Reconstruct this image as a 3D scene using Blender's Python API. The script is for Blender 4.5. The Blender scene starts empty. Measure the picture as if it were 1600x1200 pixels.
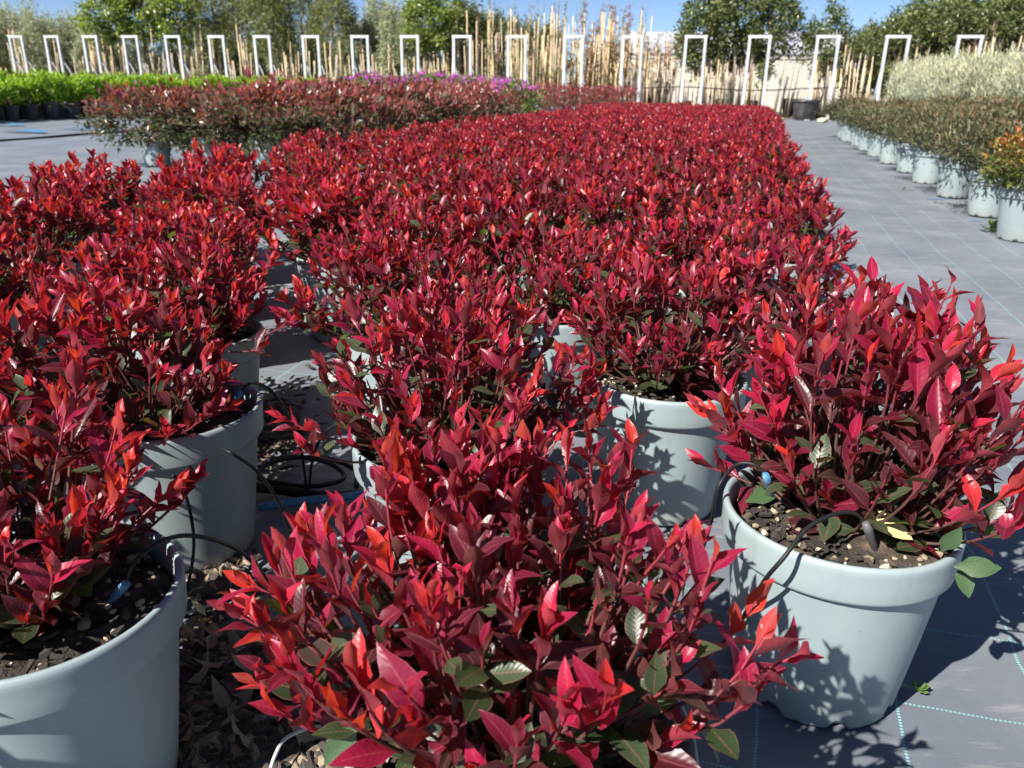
import bpy, math, random
import numpy as np
from mathutils import Vector, Matrix

# ------------------------------------------------------------------ camera, sky, sun
scene = bpy.context.scene
col = scene.collection
PITCH = math.atan(468 / 1250.0)
ROLL = math.radians(0.9)
F_ = np.array([0, math.cos(PITCH), -math.sin(PITCH)])
R0 = np.array([1.0, 0, 0])
U0 = np.array([0, math.sin(PITCH), math.cos(PITCH)])
R_ = R0 * math.cos(ROLL) + U0 * math.sin(ROLL)
U_ = U0 * math.cos(ROLL) - R0 * math.sin(ROLL)
CAM = np.array([0, 0, 1.0])
cam_data = bpy.data.cameras.new('camera')
cam = bpy.data.objects.new('camera', cam_data)
col.objects.link(cam)
cam.matrix_world = Matrix(((R_[0], U_[0], -F_[0], 0), (R_[1], U_[1], -F_[1], 0), (R_[2], U_[2], -F_[2], 1.0), (0, 0, 0, 1)))
cam_data.sensor_width = 36
cam_data.lens = 36 * 1250 / 1600.0
cam_data.clip_start = 0.02
cam_data.clip_end = 3000
cam_data.dof.use_dof = True
cam_data.dof.focus_distance = 1.35
cam_data.dof.aperture_fstop = 8.0
scene.camera = cam

SUN_AZ = Vector((-0.72, -0.69)).normalized()      # towards the sun
SUN_EL = math.radians(42)
world = bpy.data.worlds.new('World')
scene.world = world
world.use_nodes = True
wn = world.node_tree.nodes
wl = world.node_tree.links
sky = wn.new('ShaderNodeTexSky')
sky.sky_type = 'NISHITA'
sky.sun_disc = False
sky.sun_elevation = SUN_EL
sky.sun_rotation = math.atan2(SUN_AZ.x, SUN_AZ.y)
sky.altitude = 100
sky.air_density = 0.45
sky.dust_density = 0.0
sky.ozone_density = 2.2
bg = wn['Background']
wl.new(sky.outputs['Color'], bg.inputs['Color'])
bg.inputs['Strength'].default_value = 0.06
sun_data = bpy.data.lights.new('sun', 'SUN')
sun_data.energy = 5.0
sun_data.angle = math.radians(0.53)
sun_data.color = (1.0, 0.95, 0.88)
sun = bpy.data.objects.new('sun', sun_data)
col.objects.link(sun)
sv = Vector((SUN_AZ.x * math.cos(SUN_EL), SUN_AZ.y * math.cos(SUN_EL), math.sin(SUN_EL)))
sun.rotation_euler = sv.to_track_quat('Z', 'Y').to_euler()
sun.location = sv * 50
scene.view_settings.view_transform = 'Standard'
scene.view_settings.look = 'None'
scene.view_settings.exposure = 1.15
scene.view_settings.gamma = 1.0
scene.cycles.max_bounces = 8
scene.cycles.transmission_bounces = 4
scene.cycles.use_denoising = True
scene.cycles.sample_clamp_indirect = 6

# ------------------------------------------------------------------ helpers
UD = np.array([0.269, 0.963])         # along the beds
WD = np.array([0.963, -0.269])        # across the beds
ORG = np.array([0.016, 0.682])


def bed(w, u):
    p = ORG + WD * w + UD * u
    return float(p[0]), float(p[1])


def ray(px, py):
    return F_ + R_ * (px - 800) / 1250 + U_ * (600 - py) / 1250


def ground(px, py, z=0.0):
    d = ray(px, py)
    t = (z - 1.0) / d[2]
    return Vector((d[0] * t, d[1] * t, z))


def ondist(px, py, Y):
    d = ray(px, py)
    t = Y / d[1]
    return Vector((d[0] * t, Y, 1.0 + d[2] * t))


def tag(o, label=None, cat=None, group=None, kind=None):
    if label: o['label'] = label
    if cat: o['category'] = cat
    if group: o['group'] = group
    if kind: o['kind'] = kind
    return o


def link(name, data, parent=None):
    o = bpy.data.objects.new(name, data)
    col.objects.link(o)
    if parent is not None:
        o.parent = parent
    return o


def empty(name, loc=(0, 0, 0), rz=0.0):
    o = link(name, None)
    o.empty_display_size = 0.1
    o.location = loc
    o.rotation_euler = (0, 0, rz)
    return o


def copy_tree(o, parent=None):
    c = o.copy()
    col.objects.link(c)
    c.parent = parent
    for ch in o.children:
        copy_tree(ch, c)
    return c


def mesh_np(name, V, faces, mats, attrs=None, smooth=True):
    """faces: list of int arrays (n,3) or (n,4)."""
    me = bpy.data.meshes.new(name)
    V = np.asarray(V, dtype=np.float32).reshape(-1, 3)
    faces = [np.asarray(f, dtype=np.int32) for f in faces if len(f)]
    me.vertices.add(len(V))
    me.vertices.foreach_set('co', V.ravel())
    loops = np.concatenate([f.ravel() for f in faces])
    sizes = np.concatenate([np.full(len(f), f.shape[1], dtype=np.int32) for f in faces])
    starts = np.concatenate([[0], np.cumsum(sizes)[:-1]]).astype(np.int32)
    me.loops.add(len(loops))
    me.loops.foreach_set('vertex_index', loops)
    me.polygons.add(len(sizes))
    me.polygons.foreach_set('loop_start', starts)
    try:
        me.polygons.foreach_set('loop_total', sizes)
    except Exception:
        pass
    me.polygons.foreach_set('use_smooth', np.full(len(sizes), smooth, dtype=bool))
    for k, a in (attrs or {}).items():
        a = np.asarray(a, dtype=np.float32)
        if a.ndim == 1:
            at = me.attributes.new(k, 'FLOAT', 'POINT')
            at.data.foreach_set('value', a)
        else:
            at = me.attributes.new(k, 'FLOAT_VECTOR', 'POINT')
            at.data.foreach_set('vector', a.ravel())
    for m in (mats if isinstance(mats, (list, tuple)) else [mats]):
        me.materials.append(m)
    me.update(calc_edges=True)
    me.validate()
    return me


class MB:
    """collects verts and faces for one mesh"""
    def __init__(self):
        self.V = []; self.T = []; self.Q = []; self.n = 0; self.tone = []

    def add(self, V, Q=None, T=None, tone=0.5):
        V = np.asarray(V, dtype=np.float32).reshape(-1, 3)
        if Q is not None and len(Q): self.Q.append(np.asarray(Q) + self.n)
        if T is not None and len(T): self.T.append(np.asarray(T) + self.n)
        self.V.append(V); self.n += len(V)
        self.tone.append(np.broadcast_to(np.asarray(tone, dtype=np.float32), (len(V),)))

    def box(self, lo, hi, tone=0.5):
        x0, y0, z0 = lo; x1, y1, z1 = hi
        V = [(x0, y0, z0), (x1, y0, z0), (x1, y1, z0), (x0, y1, z0), (x0, y0, z1), (x1, y0, z1), (x1, y1, z1), (x0, y1, z1)]
        self.add(V, Q=[(0, 3, 2, 1), (4, 5, 6, 7), (0, 1, 5, 4), (1, 2, 6, 5), (2, 3, 7, 6), (3, 0, 4, 7)], tone=tone)

    def tube(self, pts, r, n=6, tone=0.5, cap=True):
        P = np.asarray(pts, dtype=np.float64)
        m = len(P)
        r = np.broadcast_to(np.asarray(r, dtype=np.float64), (m,))
        T = np.gradient(P, axis=0)
        T /= np.linalg.norm(T, axis=1)[:, None] + 1e-9
        up = np.array([0.0, 0.0, 1.0]) if abs(T[0][2]) < 0.9 else np.array([1.0, 0.0, 0.0])
        a = np.linspace(0, 2 * math.pi, n, endpoint=False)
        rings = []
        N = np.cross(T[0], up); N /= np.linalg.norm(N)
        for i in range(m):
            N = N - T[i] * (N @ T[i]); N /= np.linalg.norm(N) + 1e-9
            B = np.cross(T[i], N)
            rings.append(P[i] + r[i] * (np.cos(a)[:, None] * N + np.sin(a)[:, None] * B))
        V = np.concatenate(rings)
        Q = []
        for i in range(m - 1):
            for k in range(n):
                k2 = (k + 1) % n
                Q.append((i * n + k, i * n + k2, (i + 1) * n + k2, (i + 1) * n + k))
        T3 = []
        if cap:
            for k in range(1, n - 1):
                T3.append((0, k + 1, k)); T3.append(((m - 1) * n, (m - 1) * n + k, (m - 1) * n + k + 1))
        if np.ndim(tone): tone = np.repeat(np.asarray(tone), n)
        self.add(V, Q=Q, T=T3, tone=tone)

    def lathe(self, prof, n=48, tone=0.5, c=(0, 0, 0), notch=None):
        """prof: list of (r,z) from outside bottom round to inside."""
        a = np.linspace(0, 2 * math.pi, n, endpoint=False)
        V = []
        for i, (r, z) in enumerate(prof):
            zz = np.full(n, z)
            if notch is not None and i in notch[0]:
                for k in notch[1]: zz[k % n] += notch[2]
            V.append(np.stack([c[0] + r * np.cos(a), c[1] + r * np.sin(a), c[2] + zz], 1))
        Q = []
        for i in range(len(prof) - 1):
            for k in range(n):
                k2 = (k + 1) % n
                Q.append((i * n + k, i * n + k2, (i + 1) * n + k2, (i + 1) * n + k))
        self.add(np.concatenate(V), Q=Q, tone=tone)

    def mesh(self, name, mats, smooth=True, attrs=None):
        f = []
        if self.Q: f.append(np.concatenate(self.Q))
        if self.T: f.append(np.concatenate(self.T))
        at = {'tone': np.concatenate(self.tone)}
        if attrs: at.update(attrs)
        return mesh_np(name, np.concatenate(self.V), f, mats, at, smooth)

    def build(self, name, mats, parent=None, smooth=True):
        return link(name, self.mesh(name, mats, smooth), parent)


def catmull(pts, k=8):
    P = [Vector(p) for p in pts]
    P = [P[0] * 2 - P[1]] + P + [P[-1] * 2 - P[-2]]
    out = []
    for i in range(1, len(P) - 2):
        for j in range(k):
            t = j / k
            out.append(0.5 * ((2 * P[i]) + (P[i + 1] - P[i - 1]) * t + (2 * P[i - 1] - 5 * P[i] + 4 * P[i + 1] - P[i + 2]) * t * t
                              + (3 * P[i] - P[i - 1] - 3 * P[i + 1] + P[i + 2]) * t ** 3))
    out.append(P[-2])
    return [tuple(v) for v in out]


ORD = ['first', 'second', 'third', 'fourth', 'fifth', 'sixth', 'seventh', 'eighth', 'ninth', 'tenth', 'eleventh', 'twelfth', 'thirteenth', 'fourteenth', 'fifteenth', 'sixteenth', 'seventeenth', 'eighteenth', 'nineteenth', 'twentieth']


# ------------------------------------------------------------------ materials
def new_mat(name):
    m = bpy.data.materials.new(name)
    m.use_nodes = True
    nt = m.node_tree
    return m, nt, nt.nodes, nt.links, nt.nodes['Principled BSDF']


def ramp(nodes, stops):
    r = nodes.new('ShaderNodeValToRGB')
    e = r.color_ramp.elements
    while len(e) > 1: e.remove(e[-1])
    e[0].position = stops[0][0]; e[0].color = (*stops[0][1], 1)
    for p, c in stops[1:]:
        k = e.new(p); k.color = (*c, 1)
    return r


def math_node(nodes, links, op, a, b=None, c=None):
    n = nodes.new('ShaderNodeMath'); n.operation = op
    for i, v in enumerate((a, b, c)):
        if v is None: continue
        if isinstance(v, (int, float)): n.inputs[i].default_value = v
        else: links.new(v, n.inputs[i])
    return n.outputs[0]


def mixcol(nodes, links, fac, a, b, mode='MIX'):
    n = nodes.new('ShaderNodeMix'); n.data_type = 'RGBA'; n.blend_type = mode
    for sock, v in ((n.inputs[0], fac), (n.inputs[6], a), (n.inputs[7], b)):
        if isinstance(v, (int, float)): sock.default_value = v
        elif isinstance(v, tuple): sock.default_value = (*v, 1)
        else: links.new(v, sock)
    return n.outputs[2]


def noise(nodes, links, vec, scale, detail=4, rough=0.55):
    n = nodes.new('ShaderNodeTexNoise')
    n.inputs['Scale'].default_value = scale
    n.inputs['Detail'].default_value = detail
    n.inputs['Roughness'].default_value = rough
    if vec is not None: links.new(vec, n.inputs['Vector'])
    return n.outputs['Fac']


def bump(nodes, links, h, strength, dist, bsdf):
    b = nodes.new('ShaderNodeBump')
    b.inputs['Strength'].default_value = strength
    b.inputs['Distance'].default_value = dist
    links.new(h, b.inputs['Height'])
    links.new(b.outputs['Normal'], bsdf.inputs['Normal'])
    return b


def leaf_material(name, stops, trans_stops, trans=0.35, rough=0.32, under=(0.25, 0.10, 0.09), under_fac=0.35, detail=True, spec=0.5):
    m, nt, N, L, P = new_mat(name)
    at = N.new('ShaderNodeAttribute'); at.attribute_name = 'tone'
    cr = ramp(N, stops); L.new(at.outputs['Fac'], cr.inputs['Fac'])
    tr = ramp(N, trans_stops); L.new(at.outputs['Fac'], tr.inputs['Fac'])
    base = cr.outputs['Color']
    if detail:
        lu = N.new('ShaderNodeAttribute'); lu.attribute_name = 'luv'
        sx = N.new('ShaderNodeSeparateXYZ'); L.new(lu.outputs['Vector'], sx.inputs[0])
        ax = math_node(N, L, 'ABSOLUTE', sx.outputs[0])
        # lateral veins running out and forward from the midrib
        ph = math_node(N, L, 'MULTIPLY_ADD', ax, -0.16, sx.outputs[1])
        wv = math_node(N, L, 'SINE', math_node(N, L, 'MULTIPLY', ph, 62.0))
        vein = math_node(N, L, 'SMOOTH_MIN', math_node(N, L, 'MULTIPLY_ADD', wv, 0.5, 0.5), 1.0, 0.1)
        mid = math_node(N, L, 'SUBTRACT', 1.0, math_node(N, L, 'SMOOTHSTEP' if False else 'MULTIPLY', math_node(N, L, 'MINIMUM', ax, 0.09), 11.0))
        edge = math_node(N, L, 'MULTIPLY', math_node(N, L, 'MAXIMUM', math_node(N, L, 'SUBTRACT', ax, 0.9), 0.0), 7.0)
        pale = mixcol(N, L, 0.55, base, (0.55, 0.16, 0.17))
        base = mixcol(N, L, math_node(N, L, 'MULTIPLY', math_node(N, L, 'MAXIMUM', mid, 0.0), 0.6), base, pale)
        base = mixcol(N, L, edge, base, pale)
        dark = mixcol(N, L, 1.0, base, (0.72, 0.66, 0.72), 'MULTIPLY')
        base = mixcol(N, L, math_node(N, L, 'MULTIPLY', vein, 0.45), base, dark)
        geo0 = N.new('ShaderNodeNewGeometry')
        nz = noise(N, L, geo0.outputs['Position'], 55, 3)
        base = mixcol(N, L, math_node(N, L, 'MULTIPLY', math_node(N, L, 'SUBTRACT', nz, 0.35), 0.9), base, mixcol(N, L, 1.0, base, (0.6, 0.5, 0.55), 'MULTIPLY'))
        h = math_node(N, L, 'MULTIPLY_ADD', vein, -0.6, math_node(N, L, 'MULTIPLY', nz, 0.8))
        bump(N, L, h, 0.16, 0.0012, P)
        rg = math_node(N, L, 'MULTIPLY_ADD', nz, 0.22, rough - 0.08)
        L.new(rg, P.inputs['Roughness'])
    else:
        P.inputs['Roughness'].default_value = rough
    geo = N.new('ShaderNodeNewGeometry')
    bk = math_node(N, L, 'MULTIPLY', geo.outputs['Backfacing'], under_fac)
    col_ = mixcol(N, L, bk, base, under)
    L.new(col_, P.inputs['Base Color'])
    P.inputs['Specular IOR Level'].default_value = spec
    tb = N.new('ShaderNodeBsdfTranslucent'); L.new(tr.outputs['Color'], tb.inputs['Color'])
    mx = N.new('ShaderNodeMixShader'); mx.inputs[0].default_value = trans
    L.new(P.outputs[0], mx.inputs[1]); L.new(tb.outputs[0], mx.inputs[2])
    L.new(mx.outputs[0], N['Material Output'].inputs['Surface'])
    return m


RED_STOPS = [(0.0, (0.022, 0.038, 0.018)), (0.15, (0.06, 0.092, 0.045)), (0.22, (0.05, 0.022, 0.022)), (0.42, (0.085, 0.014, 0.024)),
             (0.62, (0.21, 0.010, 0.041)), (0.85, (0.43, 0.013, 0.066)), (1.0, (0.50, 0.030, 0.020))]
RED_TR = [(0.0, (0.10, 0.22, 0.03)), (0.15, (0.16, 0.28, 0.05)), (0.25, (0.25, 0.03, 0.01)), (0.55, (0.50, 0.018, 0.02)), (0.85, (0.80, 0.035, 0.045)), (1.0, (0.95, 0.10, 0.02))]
M = {}
M['red_leaf'] = leaf_material('red_leaf', RED_STOPS, RED_TR, trans=0.33, rough=0.34, spec=0.5)
M['red_leaf_far'] = leaf_material('red_leaf_far', RED_STOPS, RED_TR, trans=0.32, rough=0.30, detail=False, spec=0.55)
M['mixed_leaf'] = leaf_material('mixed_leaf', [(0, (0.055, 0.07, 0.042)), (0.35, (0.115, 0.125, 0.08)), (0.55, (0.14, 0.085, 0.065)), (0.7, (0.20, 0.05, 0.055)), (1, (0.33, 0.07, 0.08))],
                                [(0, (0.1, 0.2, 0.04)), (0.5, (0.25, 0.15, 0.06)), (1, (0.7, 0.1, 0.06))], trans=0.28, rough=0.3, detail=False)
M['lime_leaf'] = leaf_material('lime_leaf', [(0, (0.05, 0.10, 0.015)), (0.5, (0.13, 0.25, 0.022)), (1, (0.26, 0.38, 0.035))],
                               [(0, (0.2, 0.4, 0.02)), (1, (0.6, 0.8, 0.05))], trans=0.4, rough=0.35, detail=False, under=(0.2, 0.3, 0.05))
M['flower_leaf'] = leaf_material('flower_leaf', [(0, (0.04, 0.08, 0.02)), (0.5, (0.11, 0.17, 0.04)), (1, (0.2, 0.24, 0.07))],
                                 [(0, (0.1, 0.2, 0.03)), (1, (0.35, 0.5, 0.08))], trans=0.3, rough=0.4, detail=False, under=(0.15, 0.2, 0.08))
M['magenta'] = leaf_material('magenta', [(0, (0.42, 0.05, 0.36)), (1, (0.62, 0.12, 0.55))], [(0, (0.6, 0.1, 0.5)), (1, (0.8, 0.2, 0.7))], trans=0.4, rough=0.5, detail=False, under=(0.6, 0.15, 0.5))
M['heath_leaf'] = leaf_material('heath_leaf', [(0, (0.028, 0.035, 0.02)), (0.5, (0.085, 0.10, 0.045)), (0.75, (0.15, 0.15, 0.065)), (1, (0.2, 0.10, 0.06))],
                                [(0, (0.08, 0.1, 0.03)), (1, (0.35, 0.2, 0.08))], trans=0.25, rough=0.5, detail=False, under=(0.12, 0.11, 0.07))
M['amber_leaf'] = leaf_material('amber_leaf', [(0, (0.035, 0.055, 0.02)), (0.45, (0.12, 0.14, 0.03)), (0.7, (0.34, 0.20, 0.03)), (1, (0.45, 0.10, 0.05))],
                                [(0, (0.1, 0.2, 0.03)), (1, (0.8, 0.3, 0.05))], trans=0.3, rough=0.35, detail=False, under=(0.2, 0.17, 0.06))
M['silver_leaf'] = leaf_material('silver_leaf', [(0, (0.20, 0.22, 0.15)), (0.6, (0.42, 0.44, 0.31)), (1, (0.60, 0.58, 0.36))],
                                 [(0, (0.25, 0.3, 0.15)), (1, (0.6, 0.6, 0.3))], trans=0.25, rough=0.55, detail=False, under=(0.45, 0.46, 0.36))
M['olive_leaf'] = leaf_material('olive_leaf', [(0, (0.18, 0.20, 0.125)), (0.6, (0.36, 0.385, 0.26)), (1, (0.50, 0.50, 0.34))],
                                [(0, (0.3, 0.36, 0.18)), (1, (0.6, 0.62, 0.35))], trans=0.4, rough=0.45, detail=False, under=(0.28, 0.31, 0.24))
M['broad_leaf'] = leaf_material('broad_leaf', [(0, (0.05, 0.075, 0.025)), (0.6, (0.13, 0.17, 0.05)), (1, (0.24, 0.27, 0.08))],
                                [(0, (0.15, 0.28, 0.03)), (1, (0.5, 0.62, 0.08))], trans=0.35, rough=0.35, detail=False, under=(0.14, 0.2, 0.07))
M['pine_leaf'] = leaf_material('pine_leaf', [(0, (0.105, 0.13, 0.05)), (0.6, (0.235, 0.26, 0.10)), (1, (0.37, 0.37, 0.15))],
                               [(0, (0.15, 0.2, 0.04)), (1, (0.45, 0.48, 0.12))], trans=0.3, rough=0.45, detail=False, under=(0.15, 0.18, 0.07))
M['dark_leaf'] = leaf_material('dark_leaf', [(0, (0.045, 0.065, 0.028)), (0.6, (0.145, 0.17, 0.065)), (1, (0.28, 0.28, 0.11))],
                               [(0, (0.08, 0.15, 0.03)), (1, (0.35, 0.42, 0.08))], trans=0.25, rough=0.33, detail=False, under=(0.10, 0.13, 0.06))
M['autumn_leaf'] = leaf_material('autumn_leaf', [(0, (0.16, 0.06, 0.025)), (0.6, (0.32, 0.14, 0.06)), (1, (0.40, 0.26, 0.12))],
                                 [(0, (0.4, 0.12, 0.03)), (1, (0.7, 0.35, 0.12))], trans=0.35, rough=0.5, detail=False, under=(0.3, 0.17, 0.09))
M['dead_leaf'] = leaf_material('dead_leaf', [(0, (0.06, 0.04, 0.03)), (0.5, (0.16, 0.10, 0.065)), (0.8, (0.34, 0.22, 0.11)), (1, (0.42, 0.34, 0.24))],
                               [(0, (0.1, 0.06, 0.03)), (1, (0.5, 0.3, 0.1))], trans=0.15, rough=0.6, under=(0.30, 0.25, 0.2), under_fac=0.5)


def simple(name, c, rough=0.5, metal=0.0, var=0.25, scale=8.0, bmp=0.0, bscale=60, dirt=None, spec=0.5):
    m, nt, N, L, P = new_mat(name)
    tc = N.new('ShaderNodeTexCoord')
    n1 = noise(N, L, tc.outputs['Object'], scale, 5)
    lo = tuple(v * (1 - var) for v in c); hi = tuple(min(1, v * (1 + var)) for v in c)
    cr = ramp(N, [(0.3, lo), (0.7, hi)]); L.new(n1, cr.inputs['Fac'])
    base = cr.outputs['Color']
    if dirt:
        n2 = noise(N, L, tc.outputs['Object'], dirt[1], 6, 0.65)
        r2 = ramp(N, [(dirt[2], (0, 0, 0)), (dirt[2] + 0.14, (1, 1, 1))]); L.new(n2, r2.inputs['Fac'])
        base = mixcol(N, L, math_node(N, L, 'MULTIPLY', r2.outputs['Color'], dirt[3]), base, dirt[0])
    L.new(base, P.inputs['Base Color'])
    P.inputs['Roughness'].default_value = rough
    P.inputs['Metallic'].default_value = metal
    P.inputs['Specular IOR Level'].default_value = spec
    if bmp:
        bump(N, L, noise(N, L, tc.outputs['Object'], bscale, 4), bmp, 0.01, P)
    return m


def toned(name, stops, rough=0.6, bmp=0.5, bscale=120, dist=0.004):
    m, nt, N, L, P = new_mat(name)
    at = N.new('ShaderNodeAttribute'); at.attribute_name = 'tone'
    tc = N.new('ShaderNodeTexCoord')
    n1 = noise(N, L, tc.outputs['Object'], bscale * 0.6, 4)
    f = math_node(N, L, 'ADD', at.outputs['Fac'], math_node(N, L, 'MULTIPLY', math_node(N, L, 'SUBTRACT', n1, 0.5), 0.35))
    cr = ramp(N, stops); L.new(f, cr.inputs['Fac'])
    L.new(cr.outputs['Color'], P.inputs['Base Color'])
    P.inputs['Roughness'].default_value = rough
    if bmp: bump(N, L, noise(N, L, tc.outputs['Object'], bscale, 5), bmp, dist, P)
    return m


# pale blue-grey nursery pots
def pot_material():
    m, nt, N, L, P = new_mat('pot_plastic')
    tc = N.new('ShaderNodeTexCoord')
    n1 = noise(N, L, tc.outputs['Object'], 5, 4)
    cr = ramp(N, [(0.3, (0.228, 0.284, 0.30)), (0.7, (0.265, 0.322, 0.336))]); L.new(n1, cr.inputs['Fac'])
    sep = N.new('ShaderNodeSeparateXYZ'); L.new(tc.outputs['Object'], sep.inputs[0])
    low = math_node(N, L, 'MAXIMUM', math_node(N, L, 'MULTIPLY_ADD', sep.outputs[2], -9.0, 0.9), 0.0)
    dn = noise(N, L, tc.outputs['Object'], 22, 6, 0.65)
    dm = math_node(N, L, 'MULTIPLY', low, math_node(N, L, 'MULTIPLY', dn, 0.75))
    base = mixcol(N, L, dm, cr.outputs['Color'], (0.20, 0.18, 0.14))
    sp = noise(N, L, tc.outputs['Object'], 70, 3, 0.7)
    r2 = ramp(N, [(0.69, (0, 0, 0)), (0.75, (1, 1, 1))]); L.new(sp, r2.inputs['Fac'])
    base = mixcol(N, L, math_node(N, L, 'MULTIPLY', r2.outputs['Color'], 0.5), base, (0.18, 0.17, 0.15))
    dust = noise(N, L, tc.outputs['Object'], 9, 6, 0.7)
    rd = ramp(N, [(0.5, (0, 0, 0)), (0.75, (1, 1, 1))]); L.new(dust, rd.inputs['Fac'])
    base = mixcol(N, L, math_node(N, L, 'MULTIPLY', rd.outputs['Color'], 0.3), base, (0.36, 0.36, 0.32))
    oi = N.new('ShaderNodeObjectInfo')
    mpv = N.new('ShaderNodeMapping'); mpv.inputs['Scale'].default_value = (34, 34, 2.2); L.new(tc.outputs['Object'], mpv.inputs['Vector']); L.new(math_node(N, L, 'MULTIPLY', oi.outputs['Random'], 90.0), mpv.inputs['Location'])
    st = noise(N, L, mpv.outputs['Vector'], 1.0, 5, 0.6)
    rs_ = ramp(N, [(0.55, (0, 0, 0)), (0.72, (1, 1, 1))]); L.new(st, rs_.inputs['Fac'])
    base = mixcol(N, L, math_node(N, L, 'MULTIPLY', rs_.outputs['Color'], 0.32), base, (0.19, 0.21, 0.19))
    hv = N.new('ShaderNodeHueSaturation'); L.new(base, hv.inputs['Color']); L.new(math_node(N, L, 'MULTIPLY_ADD', oi.outputs['Random'], 0.22, 0.88), hv.inputs['Value'])
    base = hv.outputs['Color']
    L.new(base, P.inputs['Base Color'])
    L.new(math_node(N, L, 'MULTIPLY_ADD', dust, 0.3, 0.28), P.inputs['Roughness'])
    bump(N, L, noise(N, L, tc.outputs['Object'], 30, 3), 0.05, 0.004, P)
    return m


M['pot'] = pot_material()
M['stem'] = toned('stem', [(0.0, (0.085, 0.065, 0.05)), (0.45, (0.085, 0.045, 0.036)), (0.8, (0.13, 0.03, 0.035)), (1.0, (0.26, 0.03, 0.05))], rough=0.45, bmp=0.25, bscale=160)
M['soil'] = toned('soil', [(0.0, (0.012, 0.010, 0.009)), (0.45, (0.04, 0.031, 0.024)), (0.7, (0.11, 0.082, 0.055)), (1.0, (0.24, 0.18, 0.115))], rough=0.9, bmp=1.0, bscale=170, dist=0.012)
M['pebble'] = toned('pebble', [(0.0, (0.02, 0.018, 0.017)), (0.3, (0.07, 0.055, 0.045)), (0.5, (0.26, 0.21, 0.14)), (0.8, (0.44, 0.38, 0.26)), (1.0, (0.56, 0.52, 0.42))], rough=0.85, bmp=0.5, bscale=140)
M['black_plastic'] = simple('black_plastic', (0.012, 0.0125, 0.014), 0.5, var=0.3, dirt=((0.07, 0.065, 0.06), 14, 0.58, 0.5), spec=0.3)
M['tub_plastic'] = simple('tub_plastic', (0.035, 0.036, 0.04), 0.45, var=0.3, dirt=((0.15, 0.14, 0.12), 6, 0.52, 0.5))
M['blue_plastic'] = simple('blue_plastic', (0.045, 0.20, 0.38), 0.4, var=0.25, dirt=((0.3, 0.33, 0.36), 90, 0.5, 0.6))
M['grey_plastic'] = simple('grey_plastic', (0.10, 0.10, 0.105), 0.5, var=0.3)
M['white_tube'] = simple('white_tube', (0.42, 0.43, 0.42), 0.4, var=0.2)
M['metal'] = simple('metal', (0.50, 0.515, 0.53), 0.45, metal=0.25, var=0.18, scale=2.2, dirt=((0.22, 0.2, 0.18), 3.0, 0.6, 0.5))
M['bark'] = simple('bark', (0.16, 0.115, 0.08), 0.85, var=0.45, scale=6, bmp=0.6, bscale=30)
M['cane'] = simple('cane', (0.54, 0.42, 0.26), 0.6, var=0.3, scale=1.2)
M['cane_grey'] = simple('cane_grey', (0.42, 0.37, 0.31), 0.7, var=0.3, scale=1.2)
M['wall'] = simple('wall', (0.43, 0.42, 0.385), 0.9, var=0.12, scale=0.7, bmp=0.2, bscale=20, dirt=((0.35, 0.32, 0.27), 1.1, 0.56, 0.5))
M['roof'] = simple('roof', (0.40, 0.42, 0.45), 0.5, var=0.12, scale=0.3)
M['panel'] = simple('panel', (0.62, 0.63, 0.64), 0.6, var=0.12, scale=0.3)
M['glass'] = simple('glass', (0.05, 0.06, 0.075), 0.15, var=0.3)
M['lime'] = simple('weed_green', (0.10, 0.17, 0.04), 0.5, var=0.4)
M['white_tag'] = simple('white_tag', (0.75, 0.75, 0.72), 0.5, var=0.05)


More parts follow.
